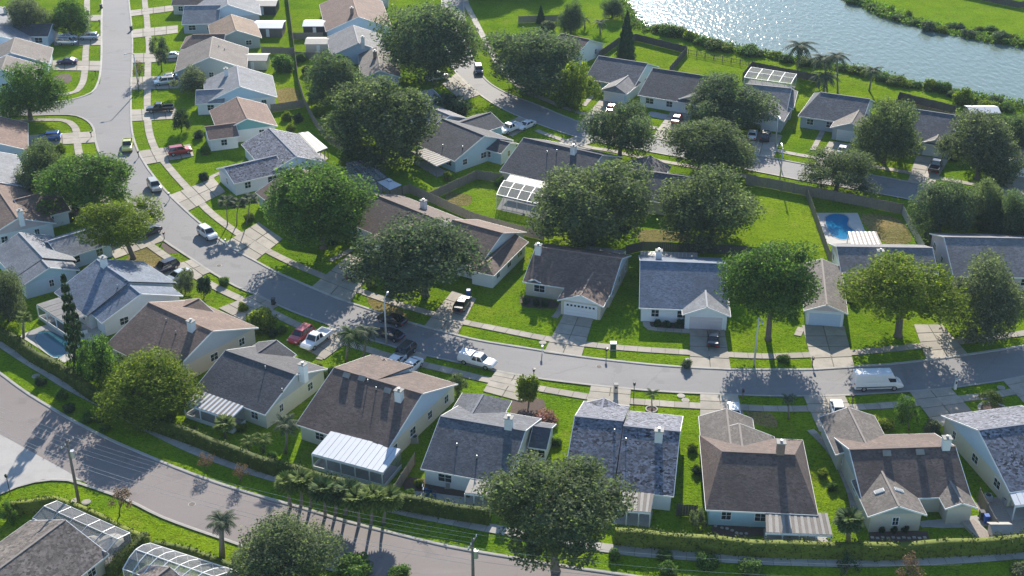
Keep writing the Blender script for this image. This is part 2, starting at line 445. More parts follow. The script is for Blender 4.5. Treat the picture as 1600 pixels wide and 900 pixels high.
N_SLAB = [0]
def sidewalk(px, w=1.45, seg=1.8, mat='conc'):
    c = resample(line(px), step=seg); n = normals(c)
    base = MB()
    for i in range(len(c) - 1):
        a, b = c[i], c[i + 1]; na, nb = n[i] * (w * .5 + .04), n[i + 1] * (w * .5 + .04)
        base.face([((a - na).x, (a - na).y, .06), ((b - nb).x, (b - nb).y, .06), ((b + nb).x, (b + nb).y, .06), ((a + na).x, (a + na).y, .06)])
    root = tag(base.build("sidewalk", M['joint']), kind='structure')
    for i in range(len(c) - 1):
        d = (c[i + 1] - c[i]).normalized() * .03
        a, b = c[i] + d, c[i + 1] - d; na, nb = n[i] * w * .5, n[i + 1] * w * .5
        q = [a - na, b - nb, b + nb, a + na]
        zt = .10 + rng.uniform(-.008, .008)
        s = MB(); s.hexa([(p.x, p.y, .02) for p in q], [(p.x, p.y, zt) for p in q])
        s.build("slab", M[mat], root); N_SLAB[0] += 1
    return root
sidewalk([(226, -30), (226, 0), (229, 25), (231, 50), (233, 75), (231, 105), (231, 135), (230, 160), (232, 200), (240, 228), (252, 247), (275, 275), (300, 302), (325, 329), (355, 353), (378, 369), (400, 382), (425, 396), (462, 414), (500, 430), (528, 442), (555, 452), (605, 470), (662, 487), (712, 501), (760, 511), (800, 519), (862, 531), (940, 541), (1012, 547), (1075, 551), (1145, 555), (1200, 557), (1265, 555), (1325, 552), (1400, 545), (1437, 541), (1500, 534), (1600, 521), (1680, 508)], seg=2.0)
sidewalk([(136, -30), (136, 0), (136, 50), (134, 82), (132, 115), (128, 132), (116, 145), (85, 149), (40, 152), (-40, 154)], seg=2.0)
sidewalk([(-40, 193), (0, 190), (50, 188), (98, 188), (112, 194), (119, 203), (121, 225), (128, 255), (150, 295), (180, 332), (205, 360), (235, 384), (262, 403), (300, 428), (337, 449), (370, 465), (415, 484), (462, 507), (515, 528), (570, 545), (615, 559), (665, 571), (712, 582), (762, 594), (845, 608), (922, 621), (980, 627), (1095, 635), (1157, 637), (1200, 639), (1267, 639), (1350, 636), (1425, 631), (1495, 624), (1550, 618), (1600, 609), (1680, 594)], seg=2.0)
sidewalk([(728, -30), (727, 0), (742, 32), (760, 67), (782, 105), (815, 138), (850, 155), (890, 171), (940, 185), (1010, 198), (1100, 213), (1215, 236), (1270, 246), (1350, 258), (1425, 271), (1535, 291), (1650, 312)], seg=2.4)
sidewalk([(838, 204), (870, 216), (912, 229), (955, 236), (1000, 246), (1100, 264), (1180, 279)], w=1.3, seg=2.4)
sidewalk([(-40, 507), (0, 535), (37, 560), (75, 583), (112, 606), (175, 638), (240, 673), (300, 702), (350, 721), (400, 738), (500, 766), (625, 798), (700, 813), (767, 826), (870, 845), (987, 862), (1080, 869), (1200, 876), (1340, 879), (1475, 875), (1600, 866), (1680, 858)], w=1.6, seg=2.0, mat='kerb')

def driveway(q, nu=2, nv=3, z=.115, mat='conc'):
    q = [at(x, y) for x, y in q]
    base = MB(); base.face([(p.x, p.y, .065) for p in q])
    root = tag(base.build("driveway", M['joint']), kind='structure')
    for i in range(nu):
        for j in range(nv):
            def P(u, v): return q[0].lerp(q[1], u).lerp(q[3].lerp(q[2], u), v)
            e, e2 = .012, .008
            u0, u1, v0, v1 = i / nu + e * (i > 0), (i + 1) / nu - e * (i < nu - 1), j / nv + e2 * (j > 0), (j + 1) / nv - e2 * (j < nv - 1)
            c = [P(u0, v0), P(u1, v0), P(u1, v1), P(u0, v1)]
            zt = z + rng.uniform(-.008, .008)
            s = MB(); s.hexa([(p.x, p.y, .02) for p in c], [(p.x, p.y, zt) for p in c]); s.build("slab", M[mat], root)
    return root
for q in [
    [(850, 551), (908, 559), (927, 498), (881, 491)], [(1078, 575), (1142, 579), (1131, 511), (1078, 510)],
    [(1272, 579), (1335, 575), (1319, 510), (1253, 509)], [(1448, 564), (1514, 556), (1472, 508), (1428, 508)],
    [(662, 511), (714, 525), (744, 467), (707, 455)], [(486, 450), (546, 474), (588, 412), (546, 398)],
    [(350, 381), (398, 409), (442, 374), (404, 348)], [(264, 306), (291, 332), (352, 300), (334, 279)],
    [(214, 237), (226, 258), (303, 244), (297, 226)], [(203, 172), (204, 190), (278, 186), (275, 169)],
    [(203, 121), (203, 141), (285, 138), (281, 119)], [(205, 84), (205, 99), (282, 96), (284, 82)],
    [(205, 47), (205, 60), (278, 52), (278, 40)], [(203, 17), (204, 26), (275, 17), (275, 8)],
    [(160, 33), (160, 24), (105, 24), (105, 33)], [(160, 71), (160, 57), (85, 55), (85, 71)],
    [(158, 111), (159, 96), (82, 95), (82, 110)], [(150, 223), (147, 206), (45, 212), (45, 229)],
    [(230, 347), (206, 320), (95, 322), (92, 342)], [(258, 376), (236, 354), (165, 383), (180, 405)],
    [(331, 425), (302, 405), (245, 424), (272, 448)], [(437, 477), (402, 459), (342, 482), (388, 506)],
    [(556, 525), (518, 509), (465, 540), (507, 562)], [(668, 555), (630, 544), (590, 580), (640, 602)],
    [(838, 590), (775, 579), (755, 612), (815, 628)], [(986, 607), (924, 601), (913, 645), (982, 650)],
    [(1152, 617), (1094, 614), (1094, 668), (1168, 668)], [(1319, 617), (1255, 618), (1280, 675), (1345, 672)],
    [(1484, 606), (1420, 611), (1463, 668), (1530, 655)], [(1650, 577), (1566, 594), (1600, 630), (1690, 610)],
    [(838, 193), (812, 182), (776, 200), (800, 214)], [(906, 192), (938, 201), (985, 165), (938, 156)],
    [(1018, 216), (1052, 223), (1085, 178), (1050, 172)], [(1165, 241), (1208, 249), (1222, 212), (1170, 203)],
    [(1270, 260), (1303, 266), (1332, 226), (1296, 221)], [(1418, 285), (1457, 292), (1482, 250), (1432, 243)],
    [(1560, 309), (1640, 323), (1660, 285), (1568, 270)], [(932, 221), (900, 213), (872, 224), (897, 234)],
    [(714, 114), (752, 148), (722, 158), (690, 131)]]:
    driveway(q, 2, 4 if abs(q[0][1] - q[2][1]) > 45 or abs(q[0][0] - q[2][0]) > 60 else 3)
# garden paths to front doors
def slab_path(name, px, w=1.1, mat='conc'):
    c = resample(line(px), step=1.2); n = normals(c)
    root = None
    base = MB()
    for i in range(len(c) - 1):
        a, b = c[i], c[i + 1]; na, nb = n[i] * w * .5, n[i + 1] * w * .5
        base.face([((a - na).x, (a - na).y, .05), ((b - nb).x, (b - nb).y, .05), ((b + nb).x, (b + nb).y, .05), ((a + na).x, (a + na).y, .05)])
    root = tag(base.build(name, M['joint']), kind='structure')
    for i in range(len(c) - 1):
        d = (c[i + 1] - c[i]).normalized() * .03
        a, b = c[i] + d, c[i + 1] - d; na, nb = n[i] * w * .48, n[i + 1] * w * .48
        q = [a - na, b - nb, b + nb, a + na]
        s = MB(); s.hexa([(p.x, p.y, .02) for p in q], [(p.x, p.y, .09) for p in q]); s.build("slab", M[mat], root)
for px in [[(866, 497), (874, 488), (880, 474)], [(1010, 490), (1012, 513), (1040, 516), (1078, 518)], [(1246, 525), (1252, 512)], [(516, 408), (527, 402), (541, 395), (552, 388)],
           [(1266, 672), (1285, 690), (1308, 720), (1330, 770), (1336, 800)], [(912, 166), (922, 154), (928, 150)], [(1270, 235), (1284, 208), (1288, 198)], [(332, 283), (328, 278), (345, 270)], [(498, 562), (505, 555), (520, 545)]]:
    slab_path("garden_path", px)

# ground patches with a colour of their own
def patch(name, px, mat, z=.012):
    p = line(px + [px[0]], 1.2)[:-1]
    out = []
    for q in p: out.append(q + Vector((rng.uniform(-.12, .12), rng.uniform(-.12, .12), 0)))
    return sheet(name, out, z, M[mat])
patch("dry_lawn", [(1003, 358), (1070, 362), (1076, 376), (1000, 376)], 'dry')
patch("dry_lawn", [(1345, 335), (1400, 340), (1425, 375), (1385, 380), (1350, 350)], 'dry', .014)
patch("dry_lawn", [(700, 300), (735, 305), (730, 322), (695, 316)], 'dry')
patch("dry_lawn", [(205, 392), (240, 388), (262, 402), (238, 420), (198, 412)], 'dry')
patch("dry_lawn", [(1410, 158), (1480, 172), (1475, 178), (1408, 165)], 'dry')
patch("dry_lawn", [(85, 118), (108, 116), (112, 127), (95, 133), (84, 128)], 'mulch', .016)
patch("dry_lawn", [(250, 380), (282, 378), (285, 392), (262, 396)], 'mulch', .016)
patch("dry_lawn", [(432, 140), (462, 138), (466, 160), (438, 163)], 'dry')
patch("dry_lawn", [(1165, 645), (1205, 645), (1215, 668), (1178, 662)], 'dry')
patch("dry_lawn", [(570, 462), (600, 465), (640, 500), (590, 487)], 'dry')
patch("dry_lawn", [(690, 480), (705, 470), (690, 495), (672, 498)], 'mulch')
patch("planting_bed", [(1015, 498), (1078, 504), (1076, 514), (1018, 512)], 'mulch')
patch("planting_bed", [(815, 462), (868, 470), (866, 482), (815, 478)], 'mulch')
patch("planting_bed", [(1356, 828), (1450, 830), (1452, 846), (1358, 848)], 'mulch')
patch("planting_bed", [(1115, 815), (1200, 815), (1200, 836), (1115, 836)], 'mulch')
patch("planting_bed", [(800, 620), (850, 625), (842, 668), (800, 655)], 'mulch')
patch("shady_yard", [(640, 745), (765, 765), (760, 785), (630, 765)], 'mulch')
patch("gravel_yard", [(1525, 785), (1610, 770), (1660, 815), (1570, 835), (1535, 815)], 'bark_chip')
patch("planting_bed", [(1470, 700), (1500, 700), (1500, 706), (1470, 706)], 'mulch')
# back patios behind the near row
patch("patio", [(1430, 815), (1495, 808), (1545, 805), (1548, 822), (1440, 824)], 'patio', .03)
patch("patio", [(640, 766), (740, 780), (735, 792), (630, 776)], 'patio', .03)
patch("porch_floor", [(1016, 174), (1045, 180), (1040, 186), (1014, 181)], 'patio', .03)
# pond and its meadow banks
shore_near = [(975, -40), (976, 0), (984, 16), (995, 32), (1015, 44), (1050, 50), (1085, 56), (1140, 74), (1200, 84), (1275, 97), (1320, 105), (1375, 117), (1425, 130), (1482, 140), (1562, 156), (1600, 165), (1760, 200)]
shore_far = [(1320, -40), (1322, 0), (1350, 10), (1380, 27), (1412, 36), (1437, 41), (1475, 51), (1512, 59), (1550, 67), (1600, 74), (1760, 100)]
mb = MB(); strip_between(mb, line(shore_near, 3), line(shore_far, 3), .03, 120); tag(mb.build("pond_water", M['pond']), kind='structure')
meadow_edge = [(905, -40), (915, 5), (925, 30), (985, 48), (1070, 70), (1172, 92), (1275, 116), (1345, 130), (1402, 142), (1492, 164), (1600, 185), (1760, 220)]
mb = MB(); strip_between(mb, line(meadow_edge, 3), line(shore_near, 3), .012, 100); tag(mb.build("near_bank", M['meadow']), kind='structure')
mb = MB(); strip_between(mb, line(shore_far, 3), [Vector((p.x + 40, p.y + 260, 0)) for p in line(shore_far, 3)], .012, 100); tag(mb.build("far_bank", M['meadow']), kind='structure')
for px in [[(1055, 88), (1100, 80), (1165, 100), (1150, 112), (1050, 104)], [(700, 300), (770, 288), (780, 320), (735, 330)], [(1185, 310), (1255, 312), (1290, 390), (1190, 375)]]:
    patch("bright_lawn", px, 'meadow', .01)
# ------------------------------------------------------------------ houses
UP = Vector((0, 0, 1))
def solve_roof(A, B, E, zE, pitch, dirn=None):
    """ridge sight points A, B and a point E on one eave -> real ridge, half width, height"""
    hw = 5.0
    for _ in range(60):
        zr = zE + pitch * hw
        a = at(A[0], A[1], zr)
        if dirn is None:
            b = at(B[0], B[1], zr); u = v2(b - a).normalized()
        else: b = None; u = dirn
        e = at(E[0], E[1], zE)
        n = Vector((-u.y, u.x, 0)); d = v2(e - a).dot(n)
        hw = .6 * hw + .4 * min(14, max(1.2, abs(d)))
    if d < 0: n = -n
    return a, b, u, n, hw, zE + pitch * hw
class Vol: pass
def volume(house, A, B, E, zE=2.6, pitch=.40, other=None, hipA=0, hipB=0, dirn=None, length=None, ov=.5, roof='', walls='', gable='', ridge=True, fascia='white', po=None, base=0.0, seam=''):
    a, b, u, n, hw, zr = solve_roof(A, B, E, zE, pitch, dirn)
    if b is None: b = a + u * length
    V = Vol(); V.a, V.b, V.u, V.n, V.hw, V.zr, V.zE, V.pitch = a, b, u, n, hw, zr, zE, pitch
    ho = hw if other is None else other
    po = pitch * hw / ho if (po is None and other is None) else (po or pitch)
    V.ho = ho
    zo = zr - po * ho
    L = v2(b - a).length
    ia, ib = hipA * hw, hipB * hw
    a2, b2 = v2(a) - u * ia, v2(b) + u * ib      # eave rectangle ends; ridge stays a..b
    def P(p, z): return Vector((p.x, p.y, z))
    ra, rb = P(a, zr), P(b, zr)
    na, nb, oa, ob = P(a2 + n * hw, zE), P(b2 + n * hw, zE), P(a2 - n * ho, zo), P(b2 - n * ho, zo)
    t = Vector((0, 0, .17))
    mb = MB()
    def slab(pts):
        mb.face(pts); mb.face([p - t for p in pts][::-1])
    def up(pts):
        return pts if (pts[1] - pts[0]).cross(pts[2] - pts[0]).z > 0 else pts[::-1]
    slab(up([na, nb, rb, ra])); slab(up([ra, rb, ob, oa]))
    if hipA: slab(up([oa, na, ra]))
    if hipB: slab(up([nb, ob, rb]))
    r = mb.build("roof", roof, house)
    # fascia boards round the edge, a finger proud of the shingles' edge
    fb = MB()
    edges = [(na, nb), (oa, ob)] + ([] if 'a' in seam else [(oa, na)] if hipA else [(na, ra), (ra, oa)]) + ([] if 'b' in seam else [(nb, ob)] if hipB else [(nb, rb), (rb, ob)])
    for p, q in edges:
        fb.bar(p - t * .62, q - t * .62, .07, .20)
    fb.build("fascia", M[fascia], r)
    if ridge:
        rc = MB(); rc.bar(ra + UP * .02, rb + UP * .02, .26, .07); rc.build("ridge_cap", plain("ridge_" + roof.name, tuple(min(.6, c * 1.5) for c in ROOFC[roof.name]), .85), r)
    # walls
    g0 = .35
    wa = v2(a2) + u * (g0 if not hipA else ov); wb = v2(b2) - u * (g0 if not hipB else ov)
    zn = zE + pitch * ov - .20; zw = zo + po * ov - .20
    zt = min(zn, zw)
    w = MB()
    c0, c1, c2, c3 = wa + n * (hw - ov), wb + n * (hw - ov), wb - n * (ho - ov), wa - n * (ho - ov)
    quad = [c0, c1, c2, c3]
    if (c1 - c0).cross(c2 - c0).z < 0: quad = quad[::-1]
    w.hexa([P(p, base) for p in quad], [P(p, zt) for p in quad])
    w.build("wall", walls, house)
    if not hipA or not hipB:
        gm = MB()
        ga = wa if not hipA else v2(a); gb = wb if not hipB else v2(b)
        zrr = zr - .20
        pts = [P(ga + n * (hw - ov), zt), P(ga + n * (hw - ov), zn), P(ga, zrr), P(ga - n * (ho - ov), zw), P(ga - n * (ho - ov), zt),
               P(gb + n * (hw - ov), zt), P(gb + n * (hw - ov), zn), P(gb, zrr), P(gb - n * (ho - ov), zw), P(gb - n * (ho - ov), zt)]
        gm.raw(pts, [(0, 1, 2, 3, 4), (9, 8, 7, 6, 5), (0, 5, 6, 1), (4, 3, 8, 9)])
        gm.build("gable", gable, house)
    V.wa, V.wb, V.ov, V.zt = wa, wb, ov, zt
    V.roof = r
    return V
def on_roof(V, px, far=False):
    n = -V.n if far else V.n
    z = V.zr
    for _ in range(40):
        p = at(px[0], px[1], z)
        d = v2(p - V.a).dot(n)
        z = .6 * z + .4 * (V.zr - V.pitch * d)
    return at(px[0], px[1], z)
def window(house, c, u, out, w=1.2, h=1.2, z=1.0, frame='white', door=False, shutters=None):
    """a window on a wall plane: c on the wall foot, u along the wall, out outwards"""
    f = MB(); t = .09
    def bx(x0, x1, z0, z1, d0, d1, mb):
        p = [c + u * x0 + out * d0, c + u * x1 + out * d0, c + u * x1 + out * d1, c + u * x0 + out * d1]
        mb.hexa([(q.x, q.y, z0) for q in p], [(q.x, q.y, z1) for q in p])
    bx(-w / 2 - t, -w / 2, z - t, z + h + t, -.03, .06, f); bx(w / 2, w / 2 + t, z - t, z + h + t, -.03, .06, f)
    bx(-w / 2, w / 2, z + h, z + h + t, -.03, .06, f); bx(-w / 2, w / 2, z - t, z, -.03, .10, f)
    bx(-.025, .025, z, z + h, -.02, .045, f)
    if h < 1.6: bx(-w / 2, -.025, z + h * .5 - .02, z + h * .5 + .02, -.02, .044, f); bx(.025, w / 2, z + h * .5 - .02, z + h * .5 + .02, -.02, .044, f)
    o = f.build("window", M[frame], house)
    g = MB(); bx(-w / 2, w / 2, z, z + h, -.025, .03, g); g.build("pane", M['glass'], o)
def garage_door(house, c, u, out, w=4.8, h=2.15, mat='garage_white', lights=False):
    d = MB()
    n = 4
    for i in range(n):
        z0, z1 = .03 + h * i / n + .012, h * (i + 1) / n
        p = [c - u * w / 2 - out * .03, c + u * w / 2 - out * .03, c + u * w / 2 + out * .045, c - u * w / 2 + out * .045]
        d.hexa([(q.x, q.y, z0) for q in p], [(q.x, q.y, z1) for q in p])
    o = d.build("garage_door", M[mat], house)
    f = MB()
    for x in (-w / 2 - .08, w / 2 + .08):
        p = [c + u * (x - .08) - out * .02, c + u * (x + .08) - out * .02, c + u * (x + .08) + out * .07, c + u * (x - .08) + out * .07]
        f.hexa([(q.x, q.y, .02) for q in p], [(q.x, q.y, h + .02) for q in p])
    p = [c - u * (w / 2 + .16) - out * .02, c + u * (w / 2 + .16) - out * .02, c + u * (w / 2 + .16) + out * .07, c - u * (w / 2 + .16) + out * .07]
    f.hexa([(q.x, q.y, h + .02) for q in p], [(q.x, q.y, h + .18) for q in p])
    f.build("frame", M['white'], o)
    if lights:
        for i in range(8):
            x = (i - 3.5) * w / 8.4
            gl = MB(); p = [c + u * (x - .17), c + u * (x + .17), c + u * (x + .17) + out * .06, c + u * (x - .17) + out * .06]
            gl.hexa([(q.x, q.y, h * .8) for q in p], [(q.x, q.y, h * .94) for q in p]); gl.build("pane", M['glass'], o)
def wall_windows(house, V, faces, frame='white'):
    L = v2(V.wb - V.wa).length
    for f in faces:
        if f in 'no':
            n = V.n if f == 'n' else -V.n; dist = (V.hw if f == 'n' else V.ho) - V.ov
            k = max(1, int(L / 3.8))
            for i in range(k):
                c = v2(V.wa).lerp(v2(V.wb), (i + .5) / k) + n * dist
                window(house, c, V.u, n, rng.choice([1.1, 1.3, 1.7]), 1.15, .95, frame)
        else:
            e = V.wa if f == 'a' else V.wb; out = -V.u if f == 'a' else V.u
            span = V.hw + V.ho - 2 * V.ov
            k = max(1, int(span / 4.2))
            for i in range(k):
                c = v2(e) + V.n * (V.hw - V.ov - span * (i + .5) / k)
                window(house, c, V.n, out, rng.choice([.7, 1.0, 1.3]), 1.1, 1.0, frame)
def chimney(house, V, px, w=.95, h=1.5, mat='white', far=False):
    p = on_roof(V, px, far)
    c = MB(); c.box(p, V.u, V.n, w / 2, w * .42, max(0, p.z - 1.2), p.z + h)
    o = c.build("chimney", mat if not isinstance(mat, str) else M[mat], house)
    k = MB(); k.box(p, V.u, V.n, w / 2 + .1, w * .42 + .1, p.z + h, p.z + h + .12); k.build("cap", M['kerb'], o)
    f = MB(); f.disc(p, .17, p.z + h + .12, p.z + h + .4, 8); f.build("flue", M['galv'], o)
def pipe(house, V, px, far=False, r=.07, h=.55):
    p = on_roof(V, px, far)
    c = MB(); c.disc(p, r, p.z - .15, p.z + h, 7); o = c.build("vent_pipe", M['galv'], house)
    k = MB(); k.tube([(p.x, p.y, p.z - .05), (p.x, p.y, p.z + .12)], [r * 2.2, r * 1.05], 8); k.build("collar", M['dark_metal'], o)
def roof_vent(house, V, px, w=.95, far=False):
    p = on_roof(V, px, far)
    c = MB()
    nn = (UP * 1 + V.n * V.pitch).normalized()
    dn = (V.n - UP * V.pitch).normalized()
    c.hexa([p + V.u * x * w / 2 + dn * y * .3 for x, y in ((-1, -1), (1, -1), (1, 1), (-1, 1))], [p + V.u * x * w * .5 + dn * y * .3 + nn * (.38 if y < 0 else .14) for x, y in ((-1, -1), (1, -1), (1, 1), (-1, 1))])
    o = c.build("roof_vent", M['metal_brown'], house)
    k = MB(); k.hexa([p + V.u * x * w * .55 + dn * (y * .34) + nn * (.385 if y < 0 else .145) for x, y in ((-1, -1), (1, -1), (1, 1), (-1, 1))], [p + V.u * x * w * .55 + dn * (y * .34) + nn * (.425 if y < 0 else .185) for x, y in ((-1, -1), (1, -1), (1, 1), (-1, 1))])
    k.build("hood", M['metal_worn'], o)
def skylight(house, V, px, far=False):
    p = on_roof(V, px, far)
    n = -V.n if far else V.n
    nn = (UP + n * V.pitch).normalized(); dn = (n - UP * V.pitch).normalized()
    c = MB(); q = ((-1, -1), (1, -1), (1, 1), (-1, 1))
    c.hexa([p + V.u * x * .3 + dn * y * .6 - nn * .1 for x, y in q], [p + V.u * x * .3 + dn * y * .6 + nn * .12 for x, y in q])
    o = c.build("skylight", M['white'], house)
    k = MB(); k.hexa([p + V.u * x * .24 + dn * y * .54 + nn * .11 for x, y in q], [p + V.u * x * .2 + dn * y * .5 + nn * .17 for x, y in q]); k.build("pane", M['clear'], o)
def porch_roof(house, px4, z_hi, z_lo, mat, pan=1.0, posts=True, posts_mat='white', floor=True, wall=None, alt=None, n_posts=4):
    """rear lanai: px4 = house-left, house-right, outer-right, outer-left of the roof sheet"""
    q = [at(px4[0][0], px4[0][1], z_hi), at(px4[1][0], px4[1][1], z_hi), at(px4[2][0], px4[2][1], z_lo), at(px4[3][0], px4[3][1], z_lo)]
    L = (q[1] - q[0]).length; k = max(3, round(L / pan))
    base = MB()
    base.hexa([p - UP * .12 for p in (q[3], q[2], q[1], q[0])], [p - UP * .02 for p in (q[3], q[2], q[1], q[0])])
    root = base.build("lanai", M['white'], house)
    for i in range(k):
        s = MB(); a, b, c, d = q[0].lerp(q[1], i / k), q[0].lerp(q[1], (i + .93) / k), q[3].lerp(q[2], (i + .93) / k), q[3].lerp(q[2], i / k)
        hgt = .045 + .02 * (i % 2)
        s.hexa([d - UP * .02, c - UP * .02, b - UP * .02, a - UP * .02], [p + UP * hgt for p in (d, c, b, a)])
        mm = mat if (alt is None or i % 2) else alt
        s.build("roof_panel", M[mm], root)
    if posts:
        for i in range(n_posts):
            p = q[3].lerp(q[2], (i + .02) / (n_posts - 1) if i < n_posts - 1 else .98)
            s = MB(); s.box(p, Vector((1, 0, 0)), Vector((0, 1, 0)), .07, .07, .02, p.z - .12); s.build("post", M[posts_mat], root)
        s = MB(); s.bar(q[3] - UP * .2, q[2] - UP * .2, .1, .16); s.build("beam", M[posts_mat], root)
    if wall:
        lo = [Vector((p.x, p.y, 0)) for p in q]
        s = MB(); s.bar(lo[3] + UP * .3, lo[2] + UP * .3, .1, .55); s.bar(lo[2] + UP * .3, lo[1] + UP * .3, .1, .55); s.bar(lo[3] + UP * .3, lo[0] + UP * .3, .1, .55); s.build("knee_wall", M['white'], root)
        s = MB(); s.face([lo[3] + UP * .58, lo[2] + UP * .58, q[2] - UP * .3, q[3] - UP * .3]); s.face([lo[2] + UP * .58, lo[1] + UP * .58, q[1] - UP * .3, q[2] - UP * .3]); s.build("screen", M['screen'], root)
    if floor:
        s = MB(); s.face([(p.x, p.y, .05) for p in q][::-1] if (q[1] - q[0]).cross(q[2] - q[0]).z < 0 else [(p.x, p.y, .05) for p in q]); s.build("floor", M['patio'], root)
    return root

ROOFC = {}
def RM(name, col, speck=.3, stain=.3):
    m = shingle(name, col, speck, stain); ROOFC[m.name] = col; return m
R_BROWN = RM("brown_shingle", (.185, .125, .098)); R_TAN = RM("tan_shingle", (.25, .17, .115)); R_DARK = RM("charcoal_shingle", (.085, .083, .090))
R_BLUE = RM("blue_grey_shingle", (.155, .185, .235)); R_LIGHT = RM("light_grey_shingle", (.225, .23, .245), .22); R_GREY = RM("grey_shingle", (.21, .20, .20))
R_SLATE = RM("speckled_slate_shingle", (.15, .155, .185), .95, .1); R_RED = RM("red_brown_shingle", (.20, .125, .095)); R_PINK = RM("rosy_grey_shingle", (.19, .16, .14), .22)
R_MAUVE = RM("mauve_brown_shingle", (.14, .10, .085)); R_OLD = RM("weathered_brown_shingle", (.155, .13, .115), .6, .45); R_TAUPE = RM("taupe_shingle", (.175, .15, .13)); R_SLATE2 = RM("dark_slate_shingle", (.115, .12, .135), .4)
W_CREAM = plain("cream_stucco", (.62, .58, .46), .85, var=.06); W_WHITE = plain("white_stucco", (.72, .73, .73), .8, var=.05); W_BLUE = plain("blue_and_shaded_white_siding", (.50, .60, .70), .7, var=.05)
W_TEAL = plain("teal_siding", (.16, .36, .37), .7, var=.05); W_GREY = plain("grey_siding", (.42, .45, .48), .75, var=.05); W_PINK = plain("pink_stucco", (.60, .49, .49), .85, var=.05)
W_TAN = plain("tan_stucco", (.56, .50, .40), .85, var=.06); W_AQUA = plain("aqua_siding", (.42, .58, .64), .7, var=.05); W_SAGE = plain("sage_grey_siding", (.36, .40, .39), .75, var=.05)
GROUP_H = "houses of the estate"; HOUSES = []
def house(label, mains, wings=(), roof=R_GREY, walls=W_WHITE, gable=None, win='nab', gdoor='garage_white', chim=(), pipes=(), vents=(), glights=False, name="house", chmat='white'):
    A, B = mains[0][0], mains[0][1]
    o = at((A[0] + B[0]) / 2, (A[1] + B[1]) / 2, 4.5); o.z = 0
    h = empty(name, o, label, "house", GROUP_H); HOUSES.append((o.copy(), label))
    gable = gable or walls
    Vs = []
    for i, mspec in enumerate(mains):
        kw = dict(mspec[3]) if len(mspec) > 3 else {}
        w = kw.pop('win', win if i == 0 else '')
        gd = kw.pop('garage', None)
        V = volume(h, mspec[0], mspec[1], mspec[2], roof=kw.pop('roof', roof), walls=kw.pop('walls', walls), gable=kw.pop('gable', gable), **kw)
        wall_windows(h, V, w); Vs.append(V)
        if gd:
            e = V.wa if gd == 'a' else V.wb; out = -V.u if gd == 'a' else V.u
            c = v2(e) + V.n * (V.hw - V.ho) / 2
            garage_door(h, c, V.n, out, min(4.9, V.hw + V.ho - 2 * V.ov - .8), mat=gdoor, lights=glights)
    V0 = Vs[0]
    for wspec in wings:
        kw = dict(wspec[2]) if len(wspec) > 2 else {}
        mi = kw.pop('main', 0); far = kw.pop('far', False); Lg = kw.pop('length', None); gd = kw.pop('garage', True)
        Vm = Vs[mi]; dirn = (Vm.n if far else -Vm.n)       # runs from its front back into the main roof
        w = kw.pop('win', '')
        a, _, _, _, hw, zr = solve_roof(wspec[0], None, wspec[1], kw.get('zE', 2.6), kw.get('pitch', .40), dirn)
        d = abs(v2(a - Vm.a).dot(Vm.n))
        slope_d = max(0.0, (Vm.zr - zr) / Vm.pitch)      # where the wing's ridge meets the main slope
        L = Lg or max(1.0, d - slope_d + .35)
        V = volume(h, wspec[0], None, wspec[1], dirn=dirn, length=L, roof=kw.pop('roof', roof), walls=kw.pop('walls', walls), gable=kw.pop('gable', gable), **kw)
        if gd:
            garage_door(h, v2(V.wa), V.n, -V.u, min(4.9, 2 * (V.hw - V.ov) - .7), mat=gdoor, lights=glights)
        wall_windows(h, V, w); Vs.append(V)
    for c in chim: chimney(h, Vs[c[1] if len(c) > 1 else 0], c[0], far=(c[2] if len(c) > 2 else False), mat=chmat)
    for p in pipes: pipe(h, V0, p)
    for p in vents: roof_vent(h, V0, p)
    return h, Vs

# --- near row, south of the main street (their fronts face away, towards the street)
h, v = house("house with pale blue-grey roof and white lanai beside the kidney pool", [((151, 405), (203, 440), (111, 476), dict(seam='b')), ((203, 445), (220, 459), (168, 513), dict(win='b', seam='a'))], [], R_BLUE, W_WHITE, W_WHITE, pipes=[(184, 450), (196, 440)], chim=[((163, 416),)])
porch_roof(h, [(92, 465), (133, 494), (101, 505), (57, 476)], 2.9, 2.5, 'metal_worn', .9, wall=True)
h, v = house("brown-roofed house with grey gable behind the big yellow-green tree", [((232, 472), (332, 517), (170, 542))], [((311, 466), (360, 489), dict(far=True))], R_BROWN, W_TAN, W_GREY, chim=[((300, 516),)], pipes=[(260, 503), (275, 522)])
h, v = house("charcoal-roofed house with striped lanai left of the brown-roofed house with large white lanai", [((352, 547), (462, 585), (310, 610))], [((432, 531), (487, 537), dict(far=True))], R_DARK, W_CREAM, W_GREY, chim=[((474, 584), 0, True)], pipes=[(415, 577), (441, 612)], chmat='white')
porch_roof(h, [(312, 610), (381, 635), (361, 655), (287, 630)], 2.7, 2.3, 'metal_white', .36, wall=True, alt='metal_brown')
h, v = house("brown-roofed house with large white metal lanai roof at its rear", [((522, 574), (588, 593.6), (475, 667), dict(po=.31, seam='b')), ((588, 593.6), (660, 615), (475, 667), dict(win='nb', seam='a'))], [((600, 560), (631, 581), dict(far=True))], R_MAUVE, W_CREAM, W_BLUE, chim=[((624, 625), 1)], pipes=[(575, 598), (588, 610)], vents=[(542, 588), (566, 593), (606, 612)])
porch_roof(h, [(517, 674), (626, 702), (599, 739), (487, 709)], 2.9, 2.4, 'metal_white', .75, wall=True, n_posts=6)
h, v = house("dark-roofed house with hipped front wing behind the big near tree", [((688, 650), (821, 673), (661, 733)), ((833, 665), (862, 669), (850, 702), dict(pitch=.45, win='n'))], [((755, 616), (805, 617), dict(far=True, hipA=.45))], R_SLATE2, W_WHITE, W_CREAM, chim=[((795, 668), 0)], pipes=[(714, 698), (745, 717)])
